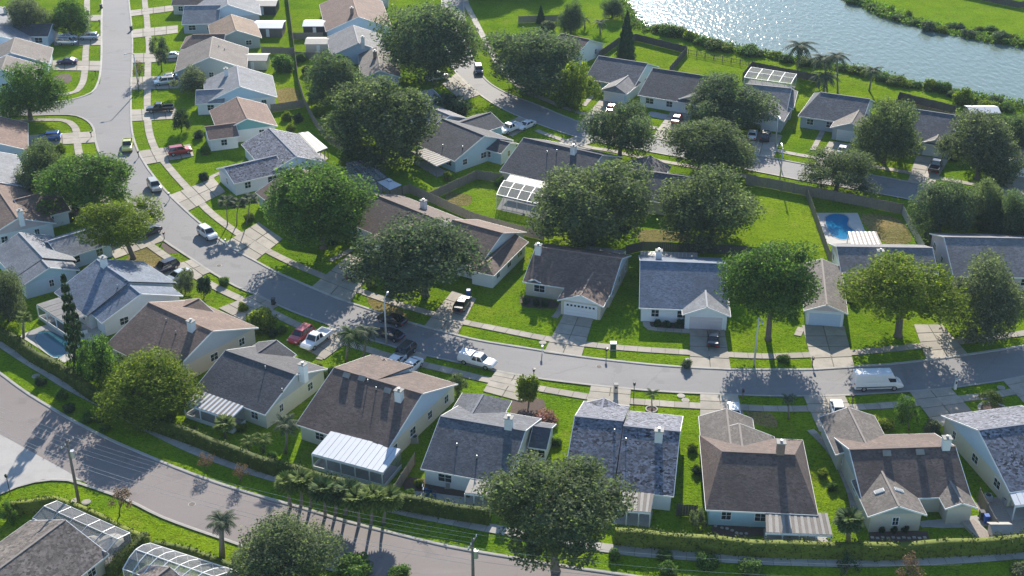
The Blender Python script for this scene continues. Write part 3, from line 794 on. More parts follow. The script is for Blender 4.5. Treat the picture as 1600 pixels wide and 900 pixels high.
porch_roof(h, [(735, 748), (775, 755), (768, 775), (726, 770)], 2.5, 2.2, 'metal_worn', .8)
h, v = house("house with heavily speckled slate roof and stepped ridge", [((974, 665), (1063, 674), (1057, 776), dict(seam='a')), ((898, 650), (974, 658), (950, 763), dict(win='na', seam='b'))], [((944, 622), (976, 640), dict(main=1, far=True))], R_SLATE, W_WHITE, W_GREY, chim=[((1029, 688),)], pipes=[(960, 676), (978, 690)])
porch_roof(h, [(957, 765), (1022, 772), (1017, 801), (960, 796)], 2.6, 2.2, 'metal_worn', .4, alt='metal_brown', posts_mat='white')
h, v = house("house with dark brown hipped roof and aqua walls", [((1128, 705), (1242, 710), (1115, 797), dict(hipA=.28, hipB=.28))], [((1135, 638), (1177, 661), dict(far=True, roof=R_TAUPE)), ((1155, 661), (1211, 690), dict(far=True, roof=R_TAUPE, garage=False))], R_MAUVE, W_AQUA, W_AQUA, chim=[((1219, 707),)], chmat='brick')
porch_roof(h, [(1196, 800), (1293, 802), (1301, 836), (1197, 832)], 2.5, 2.1, 'metal_worn', .36, alt='metal_brown', n_posts=5)
h, v = house("house with two small gabled wings facing the hedge", [((1327, 702), (1493, 697), (1440, 778))], [((1325, 636), (1281, 656), dict(far=True, roof=R_TAUPE)), ((1405, 791), (1356, 807), dict(roof=R_TAUPE, garage=False, win='a')), ((1504, 786), (1477, 795), dict(roof=R_TAUPE, garage=False))], R_MAUVE, W_TAN, W_SAGE, win='nab', chim=[((1477, 700),)], vents=[(1385, 710), (1437, 708)])
skylight(h, v[2], (1374, 768)); skylight(h, v[2], (1404, 766), True)
h, v = house("cream house with speckled slate roof at the right edge", [((1529, 672), (1660, 655), (1567, 771))], [], R_SLATE, W_CREAM, W_BLUE, win='nab')
porch_roof(h, [(1577, 769), (1640, 762), (1652, 784), (1586, 790)], 2.5, 2.2, 'metal_white', .8)

# --- middle row, north of the main street (fronts face the camera)
house("brown-roofed house hidden under the round street tree", [((455, 262), (515, 305), (412, 311))], [], R_BROWN, W_GREY)
house("brown-roofed house left of the broad dark oak", [((582, 302), (690, 345), (575, 362))], [((601, 372), (543, 385))], R_MAUVE, W_WHITE, chim=[((662, 326), 0, True)])
house("brown-roofed house with long white side wall right of the broad dark oak", [((707, 343), (786, 364), (722, 412)), ((806, 366), (760, 410), (786, 417), dict(hipB=.9, win='n'))], [], R_BROWN, W_WHITE, W_WHITE, win='a')
h, v = house("brown-roofed house with gabled garage and little entry gable", [((837, 385), (972, 404), (817, 440))], [((907, 461), (870, 470)), ((835, 436), (820, 443), dict(garage=False, win='a', pitch=.45))], R_BROWN, W_TAN, W_WHITE, win='nb', chim=[((841, 396),)], glights=True)
porch_roof(h, [(968, 400), (914, 392), (916, 384), (978, 392)], 2.7, 2.4, 'metal_worn', .7, floor=False)
h, v = house("house with blue shingle roof and pale gabled garage", [((1000, 407), (1135, 412), (997, 481))], [((1105, 480), (1066, 491), dict(roof=R_LIGHT))], R_BLUE, W_WHITE, W_WHITE, win='nab', gdoor='garage_pink', chim=[((1029, 405), 0, True)])  # glancing sun on the garage wing is put into its paler shingle
porch_roof(h, [(1090, 407), (1001, 403), (1001, 393), (1090, 395)], 2.8, 2.4, 'metal_worn', .6, floor=False)
h, v = house("house with long gabled garage wing and pale blue garage door", [((1307, 385), (1457, 387), (1322, 426)), ((1284, 404), (1292, 476), (1325, 491), dict(garage='b', roof=R_TAUPE))], [], R_GREY, W_WHITE, W_PINK, gdoor='garage_blue', chim=[((1374, 405),)], win='na')
porch_roof(h, [(1378, 382), (1331, 383), (1325, 362), (1369, 362)], 2.6, 2.2, 'metal_white', .36, alt='metal_brown')
house("grey-roofed house behind the olive tree at the right edge", [((1475, 370), (1660, 373), (1490, 432))], [], R_GREY, W_PINK, W_PINK)

# --- houses along the pond (fronts face the back street)
house("mauve-roofed house with white side wall by the tall cypress", [((876, 52), (922, 62), (910, 94))], [], R_MAUVE, W_WHITE, win='nb')
house("dark-roofed house with tan hipped garage below the tall cypress", [((935, 87), (1012, 99), (926, 125))], [((961, 134), (934, 144), dict(roof=R_GREY, hipA=.25))], R_SLATE2, W_AQUA, W_AQUA)  # sky sheen on the wing slopes is painted in as a paler shingle
house("dark-roofed house with white porch beside the pond lawn", [((1020, 106), (1117, 121), (1000, 149))], [((1084, 149), (1044, 165), dict(roof=R_DARK))], R_DARK, W_WHITE, W_TAN)
h, v = house("house with dark left slope and pale glass-roofed pool cage", [((1165, 131), (1237, 138), (1163, 170), dict(win='')), ((1237, 138), (1230, 166), (1240, 170), dict(win='n')), ((1209, 156), (1197, 175), (1222, 195), dict(garage='b'))], [], R_GREY, W_GREY, W_GREY)
house("slate-roofed house with pale garage gable below the palms", [((1282, 144), (1360, 155), (1300, 189), dict(hipA=.35))], [((1330, 192), (1292, 207), dict(roof=R_TAUPE))], R_SLATE2, W_GREY, W_GREY)  # lighter wing shingle: the skylight on its slopes is in the colour
house("slate-roofed house with garage gable behind the grey-green tree", [((1400, 166), (1500, 181), (1432, 222))], [((1462, 218), (1436, 226), dict(roof=R_TAUPE))], R_SLATE2, W_GREY, W_GREY)  # wing shingle lightened to hold the sky's reflection on its slopes
house("tan-roofed house with white garage door at the right edge of the back street", [((1632, 200), (1618, 243), (1565, 254), dict(garage='b', win=''))], [], R_TAUPE, W_GREY, W_GREY)

# --- between the streets
house("rosy-brown-roofed house at the top beside the sheds", [((547, -15), (560, 26), (509, 50))], [], R_RED, W_BLUE, W_BLUE, chim=[((550, 22),)], chmat='brick', win='nb')
house("grey-roofed house with white ridge below the rosy-brown roof", [((552, 39), (560, 67), (517, 90))], [], R_GREY, W_BLUE, W_BLUE, chim=[((567, 68), 0, True)], win='nb')
house("brown-roofed house half under the tall oak", [((589, 72), (594, 110), (563, 124))], [], R_TAUPE, W_GREY, W_GREY, chim=[((586, 90),)], chmat='brick', win='n')
house("olive-grey-roofed house deep in tree shade", [((645, 156), (703, 180), (673, 201))], [((676, 139), (705, 155), dict(far=True))], R_GREY, W_GREY, W_GREY, chim=[((669, 167),)], win='n')
h, v = house("charcoal-roofed house with pale aqua gables", [((691, 185), (757, 212), (722, 257)), ((752, 211), (797, 223), (776, 238), dict(win='nb'))], [((767, 175), (785, 197), dict(far=True))], R_DARK, W_AQUA, W_AQUA, pipes=[(692, 230), (723, 232)], win='nb')
porch_roof(h, [(665, 232), (704, 251), (682, 260), (643, 237)], 2.6, 2.2, 'metal_worn', .4, alt='metal_brown', posts_mat='wood_pole')
h, v = house("dark-roofed house with white-framed pool enclosure behind", [((818, 215), (941, 242), (800, 272))], [], R_DARK, W_TAN, W_TAN, chim=[((896, 240),)], pipes=[(855, 240), (870, 238)], win='nab')
porch_roof(h, [(797, 273), (876, 290), (869, 299), (790, 283)], 2.7, 2.5, 'metal_worn', .5, floor=False, posts=False)
house("dark-roofed house between two large back-garden trees", [((972, 262), (1075, 276), (1008, 313))], [((1016, 243), (1045, 266), dict(far=True))], R_DARK, W_CREAM, W_CREAM, win='na')

# --- east side of the main street, upper left
house("pale garage house at the very top beside the street", [((275, -22), (325, -22), (270, 8))], [], R_MAUVE, W_CREAM, W_CREAM, win='n')
house("pale grey-roofed house with blue gable near the top", [((352, -40), (356, 7), (409, 29)), ((288, 9), (345, 8), (278, 38), dict(win='n'))], [], R_LIGHT, W_GREY, W_BLUE, win='')
house("tan-roofed house with grey gable and hipped brown garage wing", [((361, 22), (369, 47), (412, 66)), ((301, 54), (352, 53), (282, 77), dict(hipA=.5, win='n', roof=R_BROWN))], [], R_TAN, W_SAGE, W_SAGE, win='b')
house("rosy-grey-roofed house with green-grey gable", [((332, 57), (327, 89), (386, 105))], [], R_PINK, W_SAGE, W_SAGE, pipes=[(342, 73), (351, 78)], win='b')
house("pale-roofed house with white ridge and blue gable", [((370, 102), (375, 135), (433, 151)), ((306, 141), (352, 139), (278, 164), dict(win='n', roof=R_LIGHT))], [], R_LIGHT, W_WHITE, W_BLUE, chim=[((354, 118), 0, True)], win='b')
house("red-brown-roofed house with teal gable", [((370, 151), (386, 185), (437, 203)), ((320, 198), (368, 192), (302, 222), dict(win='n'))], [], R_RED, W_WHITE, W_TEAL, win='b')
h, v = house("slate-roofed white house on the bend of the street", [((420, 200), (463, 244), (508, 251)), ((350, 262), (432, 243), (367, 287), dict(win='na'))], [], R_SLATE, W_WHITE, W_BLUE, win='nab', pipes=[(442, 255)])
porch_roof(h, [(466, 208), (482, 206), (512, 231), (495, 238)], 2.6, 2.3, 'metal_white', .5, alt='metal_worn', posts_mat='wood_pole')

# --- west side of the main street, left edge
house("grey-roofed house with dark garage slope at the top left", [((-20, 5), (-5, 55), (44, 47)), ((20, 37), (82, 37), (88, 57), dict(win='n', roof=R_DARK))], [], R_LIGHT, W_BLUE, W_BLUE, win='', chim=[((9, 22),)])  # garage wing's charcoal shingle paints in the shade on its near slope
house("mauve-grey-roofed house beside the purple sedan", [((24, 58), (16, 82), (79, 92)), ((11, 86), (3, 108), (66, 107), dict(win='b'))], [], R_PINK, W_BLUE, W_BLUE, win='')
house("brown-roofed house beside the blue car at the left edge", [((-42, 172), (-46, 214), (44, 226))], [], R_RED, W_BLUE, W_BLUE, win='nb')  # pale blue here paints the shade on white walls
house("pale grey-roofed house mostly hidden left of the olive street tree", [((-30, 232), (-6, 284), (44, 276))], [], R_LIGHT, W_BLUE, W_BLUE, win='b')
house("brown-roofed house with pink gable and chimney at the left edge", [((-14, 280), (28, 341), (92, 355)), ((22, 312), (90, 295), (86, 335), dict(win='n'))], [], R_BROWN, W_WHITE, W_PINK, chim=[((33, 342),)], win='b')
house("grey-roofed house with long shadow-striped garage wing", [((30, 363), (68, 403), (124, 412), dict(seam='b')), ((66, 406), (77, 418), (128, 425), dict(win='b', seam='a')), ((75, 377), (158, 352), (125, 396), dict(win='n'))], [], R_LIGHT, W_BLUE, W_AQUA, win='b', pipes=[])

# --- lower left corner, south of the avenue
h, v = house("weathered brown-roofed house with screened pool cage in the bottom left corner", [((-40, 917), (102, 812), (167, 868))], [], R_OLD, W_CREAM, W_CREAM, win='n')
house("brown-roofed house with white-framed pool cage at the bottom edge", [((180, 950), (265, 885), (312, 917))], [], R_OLD, W_CREAM, W_CREAM, win='')
# ------------------------------------------------------------------ trees, palms, shrubs, hedges
NR = np.random.default_rng(23)
def quads_mesh(name, pos, nrm, size, mat, extra=None, aspect=1.0, stretch=None):
    n = len(pos)
    nrm = nrm / np.maximum(1e-6, np.linalg.norm(nrm, axis=1, keepdims=True))
    rnd = NR.normal(size=(n, 3))
    t = np.cross(nrm, rnd); t /= np.maximum(1e-6, np.linalg.norm(t, axis=1, keepdims=True))
    b = np.cross(nrm, t)
    s = (size * NR.uniform(.6, 1.35, n))[:, None]
    v = np.empty((n, 4, 3))
    v[:, 0] = pos - t * s; v[:, 1] = pos - b * s * aspect * .62; v[:, 2] = pos + t * s; v[:, 3] = pos + b * s * aspect * .62
    v[:, 0] -= nrm * s * .25; v[:, 2] -= nrm * s * .25       # leaves cup a little
    co = v.reshape(-1, 3)
    faces_n = n; loops = np.arange(n * 4, dtype=np.int32)
    ev, ef = extra if extra else (np.zeros((0, 3)), np.zeros((0, 4), np.int32))
    co = np.vstack([co, ev]); loops = np.concatenate([loops, (ef + n * 4).reshape(-1)]).astype(np.int32)
    nf = faces_n + len(ef)
    me = bpy.data.meshes.new(name)
    me.vertices.add(len(co)); me.vertices.foreach_set("co", co.astype(np.float32).reshape(-1))
    me.loops.add(len(loops)); me.loops.foreach_set("vertex_index", loops)
    me.polygons.add(nf); me.polygons.foreach_set("loop_start", np.arange(nf, dtype=np.int32) * 4)
    me.materials.append(mat)
    me.update(calc_edges=True)
    return me
def ball(c, r, nu=9, nv=6):
    v, f = [], []
    for j in range(nv + 1):
        th = math.pi * j / nv
        for i in range(nu):
            ph = 2 * math.pi * i / nu
            k = r * (1 + .12 * math.sin(3 * ph + j * 2.1 + c[0] * 9))
            v.append((c[0] + k * math.sin(th) * math.cos(ph), c[1] + k * math.sin(th) * math.sin(ph), c[2] + k * math.cos(th)))
    for j in range(nv):
        for i in range(nu): f.append((j * nu + i, (j + 1) * nu + i, (j + 1) * nu + (i + 1) % nu, j * nu + (i + 1) % nu))
    return v, f
def crown_shape(name, n_leaf, leaf, n_lobes, lr=(.24, .42), rad=(.46, .70), core=.8, low=-.55, centre=.58, fluff=.2, irr=.42):
    lob = [((0, 0, 0.0), centre)]
    gd = NR.normal(size=(6, 3)); gd /= np.linalg.norm(gd, axis=1, keepdims=True); gs = NR.uniform(-1, .9, 6)
    ga = math.pi * (3 - math.sqrt(5))
    for i in range(n_lobes):
        z = 1 - (1 - low) * (i + .5) / n_lobes
        ph = i * ga + NR.uniform(-.5, .5); rr = math.sqrt(max(0, 1 - z * z)); k = NR.uniform(*rad)
        if NR.random() < irr * .5: continue
        dv = np.array([rr * math.cos(ph), rr * math.sin(ph), z])
        k *= 1 + irr * float((gs * np.maximum(0, gd @ dv) ** 2).sum())
        lob.append(((k * rr * math.cos(ph), k * rr * math.sin(ph), k * z), NR.uniform(*lr)))
    C = np.array([c for c, r in lob]); Rr = np.array([r for c, r in lob])
    w = Rr ** 2; w /= w.sum()
    P_, N_ = [], []; got = 0
    while got < n_leaf:
        m = n_leaf
        idx = NR.choice(len(lob), m, p=w)
        d = NR.normal(size=(m, 3)); d /= np.linalg.norm(d, axis=1, keepdims=True)
        # lumpy surface
        lump = 1 + .13 * np.sin(d[:, 0] * 7 + idx) * np.sin(d[:, 1] * 6 + 2 * idx) + .1 * np.sin(d[:, 2] * 9 + idx * 3)
        p = C[idx] + d * (Rr[idx] * lump * (1 - fluff * .6 + fluff * NR.random(m) ** .7 * 1.6))[:, None]
        dist = np.linalg.norm(p[:, None, :] - C[None], axis=2) / Rr[None]
        dist[np.arange(m), idx] = 9
        ok = (dist.min(axis=1) > .84) & (p[:, 2] > low - .12)
        p, d = p[ok], d[ok]
        P_.append(p); N_.append(d); got += len(p)
    p = np.vstack(P_)[:n_leaf]; d = np.vstack(N_)[:n_leaf]
    nrm = d * .6 + NR.normal(size=d.shape) * .7 + np.array([0, 0, .2])
    ev, ef = [], []
    if core:  # solid inner balls added to stop light passing through the crown
        for (c, r) in lob:
            v, f = ball(c, r * core); b = len(ev); ev += v; ef += [tuple(i + b for i in q) for q in f]
    lo, hi = np.percentile(p, 1.0, axis=0), np.percentile(p, 99.0, axis=0)       # fit the crown to its surveyed size
    p = (p - (lo + hi) / 2) / ((hi - lo) / 2); ev = (np.array(ev).reshape(-1, 3) - (lo + hi) / 2) / ((hi - lo) / 2)
    return quads_mesh(name, p, nrm, leaf, M['oak'], (np.array(ev).reshape(-1, 3), np.array(ef, np.int32).reshape(-1, 4)))
SH = {'round': [crown_shape("crown_round", 22000, .030, 34, lr=(.13, .36), rad=(.45, .92), centre=.46, core=.45, low=-.85, fluff=.5) for _ in range(6)],
      'broad': [crown_shape("crown_broad", 20000, .030, 30, lr=(.13, .33), rad=(.5, .92), centre=.42, core=.45, low=-.75, fluff=.5) for _ in range(6)],
      'airy': [crown_shape("crown_airy", 5200, .048, 20, lr=(.14, .26), rad=(.5, .85), core=.5, centre=.34, fluff=.5) for _ in range(4)],
      'bush': [crown_shape("crown_bush", 1500, .10, 12, lr=(.26, .42), rad=(.4, .68), core=.75, low=-.7, fluff=.3) for _ in range(5)],
      'wisp': [crown_shape("crown_wisp", 700, .085, 12, lr=(.12, .26), rad=(.4, .85), core=0, centre=.25, fluff=.9) for _ in range(4)]}
def cone_shape(name, n, leaf, sparse=False):
    h = NR.random(n) ** .8
    r = (1 - h) ** .8 * (.95 + .12 * np.sin(h * 40)) * NR.uniform(.8, 1.05, n)
    if sparse: h = (np.floor(h * 11) + NR.random(n) * .3) / 11; r = (1 - h) ** .7 * NR.random(n) ** .5
    ph = NR.uniform(0, 2 * np.pi, n)
    if sparse: ph = np.floor(ph / (2 * np.pi) * 6) / 6 * 2 * np.pi + NR.normal(size=n) * .14 + np.floor(h * 11) * .5
    p = np.stack([r * np.cos(ph), r * np.sin(ph), h * 2 - 1], 1)
    nr = np.stack([np.cos(ph), np.sin(ph), np.full(n, .4)], 1) + NR.normal(size=(n, 3)) * .5
    ev, ef = [], []
    if not sparse:
        k = 10
        for j in range(7):
            hh = j / 6; rr = .8 * (1 - hh) ** .8 + .001
            ev += [(rr * math.cos(2 * math.pi * i / k), rr * math.sin(2 * math.pi * i / k), hh * 2 - 1) for i in range(k)]
        for j in range(6): ef += [(j * k + i, j * k + (i + 1) % k, (j + 1) * k + (i + 1) % k, (j + 1) * k + i) for i in range(k)]
    return quads_mesh(name, p, nr, leaf, M['dark'], (np.array(ev).reshape(-1, 3), np.array(ef, np.int32).reshape(-1, 4)))
SH['dense'] = [crown_shape("crown_dense", 22000, .030, 40, lr=(.14, .30), rad=(.55, .85), centre=.55, core=.5, low=-.8, fluff=.45, irr=.2) for _ in range(3)]
SH['cone'] = [cone_shape("crown_cone", 3500, .07)]
SH['tiers'] = [cone_shape("crown_tiers", 2600, .07, True)]
_ti = [0]
ORD = ['first', 'second', 'third', 'fourth', 'fifth', 'sixth', 'seventh', 'eighth', 'ninth', 'tenth', 'eleventh', 'twelfth', 'thirteenth', 'fourteenth', 'fifteenth', 'sixteenth', 'seventeenth', 'eighteenth', 'nineteenth', 'twentieth']
def near_house(sx, sy):
    p = at(sx, sy); w = min(HOUSES, key=lambda h: (h[0] - p).length)[1].split()[:10]
    while w[-1] in ('with', 'and', 'of', 'the', 'a', 'in', 'at', 'its', 'behind', 'beside', 'left', 'right', 'by', 'to', 'large', 'white', 'long', 'big', 'near', 'under', 'below'): w.pop()
    return ' '.join(w)

def set_mat(o, mat):
    o.material_slots[0].link = 'OBJECT'; o.material_slots[0].material = mat
def tree(cx, cy, rx, ry, mat, label, shape='round', base=None, name="tree", cat="tree", group="trees of the estate", zc=None, trunk=True, low=None, tr=1.0):
    _ti[0] += 1
    bush = shape in ('bush',) and base is None
    z = zc or 4.0
    for _ in range(25):
        p = at(cx, cy, z); s = scale_at(p)
        phi = math.atan2(CAM_H - p.z, p.y)
        R = rx / s
        rz = math.sqrt(max((.45 * R) ** 2, (ry / s) ** 2 - (R * math.sin(phi)) ** 2)) / math.cos(phi)
        rz = min(rz, 1.25 * R if shape not in ('cone', 'tiers') else 9 * R)
        if base is not None:
            bp = at(*base); q = at(cx, cy, 0)
            dist = bp.y; z = max(.6, CAM_H * (1 - dist / q.y))
        elif zc is None: z = rz * (.85 if bush else 1.0) + (0 if bush or shape in ('cone',) else (.10 if low is None else low) * R)
    b = Vector((p.x, p.y, 0)) if base is None else at(*base)
    root = empty(name, b, label, cat, group)
    me = SH[shape][_ti[0] % len(SH[shape])]
    cr = link_mesh("crown", me, root, Vector((p.x - b.x, p.y - b.y, z)))
    kx = .94 if shape in ('round', 'broad', 'dense') else 1.0; cr.scale = (R * kx, R * kx, rz * kx); cr.rotation_euler = (0, 0, rng.uniform(0, 6.28)); set_mat(cr, M[mat])
    r0 = tr * max(.06, min(.55, R * .065))
    mb = MB(); top = Vector((p.x, p.y, max(.5, z - .15 * rz)))
    fork = b.lerp(top, .45); fork.x += rng.uniform(-.2, .2) * R * .2
    if shape in ('cone', 'tiers'): mb.tube([b - UP * .1, (p.x, p.y, z + rz * .9)], [r0 * 1.1, r0 * .1], 7)
    else:
        mb.tube([b - UP * .1, b + UP * .4, fork], [r0 * 1.45, r0 * 1.05, r0 * .85], 8)
        for k in range(5):
            a = k * 1.257 + rng.uniform(-.3, .3)
            e = Vector((p.x + math.cos(a) * R * .55, p.y + math.sin(a) * R * .55, z + rz * rng.uniform(-.1, .25)))
            mid = fork.lerp(e, .5) + UP * .1 * R
            mb.tube([fork - UP * .1, mid, e], [r0 * .62, r0 * .42, r0 * .14], 6)
    mb.build("trunk", M['bark'], root, smooth=True)
    return root
T = tree
T(765, -42, 52, 28, 'oak', "tree just beyond the top edge shading the top lawn, left"); T(842, -38, 40, 24, 'oak', "tree just beyond the top edge shading the top lawn, right")
T(45, 27, 34, 30, 'grey', "grey-green tree in the top left corner beside a chimney"); T(106, 26, 33, 27, 'lush', "green tree beside the upper left drive near the top", 'broad')
T(46, 142, 52, 42, 'lush', "light green street tree on the side street corner, top left", 'broad', base=(48, 187))
T(62, 262, 42, 40, 'oak_olive', "pale olive tree beside the large dark tree at the left street edge")
T(142, 280, 78, 50, 'lush', "large deep green tree overhanging the street at the left", 'broad', base=(150, 330))
T(192, 346, 62, 34, 'yellow', "bright spreading street tree with forked pale trunk", 'broad', base=(208, 404))
T(497, 313, 80, 62, 'lush', "big round green street tree on the lawn with long trunk shadow", 'dense', base=(505, 388))
T(662, 392, 99, 62, 'oak', "broad dark oak shading the street", 'broad', base=(665, 462))
T(596, 188, 85, 66, 'oak_olive', "massive oak in the gardens behind the charcoal-roofed aqua house", 'dense')
T(522, 122, 48, 38, 'oak', "dark tree up against the massive garden oak")
T(670, 62, 77, 58, 'oak', "tall dark oak at the top centre"); T(828, 92, 76, 50, 'oak', "wide oak left of the cypress along the back street")
T(903, 130, 30, 34, 'yellow', "small yellowish tree beside the tan hipped garage", 'airy'); T(886, 152, 20, 16, 'lush', "bright rounded bush under the yellowish tree", 'bush')
T(979, 54, 17, 36, 'dark', "tall dark cone-shaped cypress behind the pond houses", 'cone')
T(893, 26, 20, 27, 'oak', "small round tree near the top on the pond lawn"); T(957, 12, 17, 15, 'oak', "little round tree at the top beside the water")
T(975, 203, 55, 42, 'oak', "oak on the near verge of the back street with two stems", 'broad', base=(968, 248)); T(1110, 228, 72, 45, 'oak_olive', "spreading oak over the middle of the back street", 'broad')
T(1145, 157, 66, 40, 'oak', "oak in front of the pond house with the pale pool cage"); T(1388, 203, 50, 50, 'oak_olive', "grey-green round tree between two slate-roofed pond houses")
T(1312, 264, 54, 34, 'oak_olive', "open-crowned tree with splayed stems behind the long board fence", 'broad', base=(1306, 300)); T(1536, 228, 62, 52, 'grey', "large grey-green oak at the right of the back street", 'broad')
T(1583, 210, 38, 34, 'oak', "dark oak cut by the right edge near the pond"); T(1474, 326, 48, 42, 'oak', "rounded dark tree behind the grey-roofed house, left of the pair", 'round'); T(1540, 318, 44, 42, 'oak_olive', "rounded tree behind the grey-roofed house, right of the pair", 'round'); T(1592, 345, 34, 48, 'oak', "tree at the right edge behind the grey-roofed house")
T(1555, 255, 34, 26, 'lush', "brighter tree on the verge below the grey-green oak", 'airy')
T(925, 320, 92, 66, 'oak_olive', "huge garden oak left of the dry yard", 'dense'); T(1115, 322, 79, 60, 'oak_olive', "large garden oak right of the dry yard")
T(1203, 436, 72, 60, 'lush', "dense street tree between the blue-roofed house and the pale blue garage", 'dense', base=(1200, 530))
T(1412, 452, 90, 54, 'yellow', "bright spreading street tree with pale forked trunk at the right", 'broad', base=(1403, 525)); T(1552, 462, 66, 62, 'grey', "large grey-green tree at the right edge by the main street", 'broad', base=(1545, 520))
T(222, 600, 78, 52, 'yellow', "big yellow-green tree in front of the brown-roofed house with grey gable", 'round'); T(866, 786, 104, 80, 'oak_olive', "huge near oak beside the avenue at the bottom centre", 'dense', base=(868, 892))
T(450, 862, 84, 56, 'oak_olive', "olive tree at the bottom edge south of the avenue"); T(6, 462, 34, 48, 'grey', "grey-green tree cut by the left edge above the pool")
T(112, 505, 22, 82, 'dark', "sparse tall conifer beside the kidney pool", 'tiers', base=(128, 585))
T(152, 560, 34, 42, 'lush', "slender green tree between the pool and the yellow-green tree", 'airy'); T(250, 78, 16, 22, 'oak', "small street tree by the upper drives", 'airy', base=(253, 112)); T(298, 124, 27, 19, 'grey', "grey-green shrub beside the pale-roofed house", 'airy')
T(284, 186, 13, 24, 'dark', "slim dark tree beside the pickup drive", 'airy', base=(284, 206)); T(217, 106, 9, 15, 'rust', "thin bare-looking sapling on the upper verge", 'wisp', base=(217, 128)); T(316, 30, 11, 13, 'grey', "small pale shrub between the two top houses", 'bush')
T(330, 0, 10, 8, 'oak', "small shrub at the top edge by the mauve roof", 'bush'); T(442, 100, 16, 14, 'lush', "small round garden tree by the back fence", 'bush'); T(1225, 560, 10, 7, 'lush', "low bush on the shaded verge by the lamp post", 'bush')
T(287, 440, 16, 20, 'grey', "sparse shrub beside the navy car", 'airy'); T(318, 446, 11, 18, 'dark', "small dark upright tree on the front lawn of the pale blue-grey roof", 'bush', base=(319, 465)); T(407, 501, 24, 20, 'yellow', "rounded bright shrub by the brown house's front walk", 'bush')
T(825, 606, 17, 20, 'yellow', "clipped ball topiary beside the wide concrete drive", 'bush', base=(826, 632)); T(851, 652, 20, 12, 'pink', "pink flowering bush behind the dark-roofed house", 'bush'); T(715, 598, 14, 22, 'oak_olive', "narrow shrub at the side of the dark-roofed house", 'airy')
T(1419, 884, 19, 17, 'rust', "rusty leafless-looking shrub by the bottom sidewalk", 'wisp', base=(1420, 902)); T(1325, 882, 18, 16, 'dark', "dull dark shrub on the bottom verge", 'wisp'); T(1093, 812, 14, 30, 'grey', "tall thin shrub at the corner of the aqua-walled house", 'airy')
T(1598, 890, 18, 14, 'grey', "pale shrub in the bottom right corner", 'bush'); T(1340, 685, 9, 9, 'dark', "small dark shrub by the long side path", 'bush'); T(1418, 642, 19, 20, 'lush', "small bright garden tree behind the two-gabled house", 'airy', base=(1420, 672))
T(1457, 668, 13, 13, 'grey', "pale shrub between the two right-hand near houses", 'bush'); T(1550, 622, 18, 12, 'palm_y', "young multi-stem tree in a round stone bed", 'airy', base=(1550, 640)); T(1385, 662, 14, 8, 'yellow', "low golden bush on the right-hand front lawn", 'bush')
T(190, 774, 17, 16, 'rust', "rusty crape myrtle on the avenue verge below the pole", 'wisp', base=(187, 806)); T(322, 718, 11, 11, 'rust', "small rusty myrtle by the avenue sidewalk, left one", 'wisp', base=(322, 735)); T(376, 735, 11, 11, 'rust', "small rusty myrtle by the avenue sidewalk, right one", 'wisp', base=(376, 752))
T(552, 888, 27, 18, 'lush', "dark green bush at the bottom edge right of the olive tree", 'bush'); T(622, 896, 17, 9, 'lush', "low bush at the bottom edge on the avenue verge", 'bush'); T(12, 800, 14, 22, 'lush', "leafy shrub in the bottom left corner", 'airy')
for i, (x, y, rx_, ry_) in enumerate([(64, 596, 8, 8), (96, 617, 9, 9), (108, 638, 9, 8), (136, 652, 9, 9), (158, 652, 10, 9), (163, 668, 9, 7)]):
    T(x, y, rx_, ry_, ('dark', 'lush')[i % 2], ORD[i] + " small shrub from the left on the avenue verge along the hedge", 'bush', group="verge shrubs along the left hedge", cat="shrub", name="shrub")
for i, (x, y, rx_, ry_) in enumerate([(960, 866, 9, 9), (1039, 868, 12, 9), (1106, 876, 17, 10), (1172, 886, 18, 9), (1045, 889, 14, 7)]):
    T(x, y, rx_, ry_, 'lush', ORD[i] + " low green shrub on the bottom verge right of the huge near oak", 'bush', group="verge shrubs right of the near oak", cat="shrub", name="shrub")
for i, (x, y, rx_, ry_) in enumerate([(1028, 44, 10, 6), (1045, 47, 15, 10), (1062, 49, 14, 9), (1080, 56, 13, 8), (1096, 64, 11, 7), (1118, 70, 16, 7), (1135, 75, 12, 5), (1170, 79, 16, 6), (1185, 83, 10, 5), (1212, 86, 10, 5), (1228, 91, 12, 6), (1258, 96, 14, 6), (1275, 100, 10, 5), (1316, 106, 10, 5), (1338, 110, 12, 6), (1352, 115, 9, 6), (1380, 121, 12, 6), (1398, 126, 14, 6), (1415, 130, 12, 6), (1432, 133, 8, 5)]):
    T(x, y, rx_, ry_, ('yellow', 'lush', 'palm_y')[i % 3], ORD[i] + " low shrub from the left along the near pond bank", 'bush', group="shrubs along the near pond bank", cat="shrub", name="shrub")
for i, (x, y, rx_, ry_) in enumerate([(1455, 133, 12, 9), (1473, 136, 13, 9), (1488, 146, 10, 6), (1505, 152, 14, 14), (1525, 156, 9, 6), (1555, 158, 12, 9), (1545, 166, 16, 9), (1575, 168, 12, 7)]):
    T(x, y, rx_, ry_, ('yellow', 'lush', 'oak')[i % 3], ORD[i] + " leafy bank shrub from the left above the slate-roofed pond houses", 'bush', group="shrubs at the right of the near bank", cat="shrub", name="shrub")
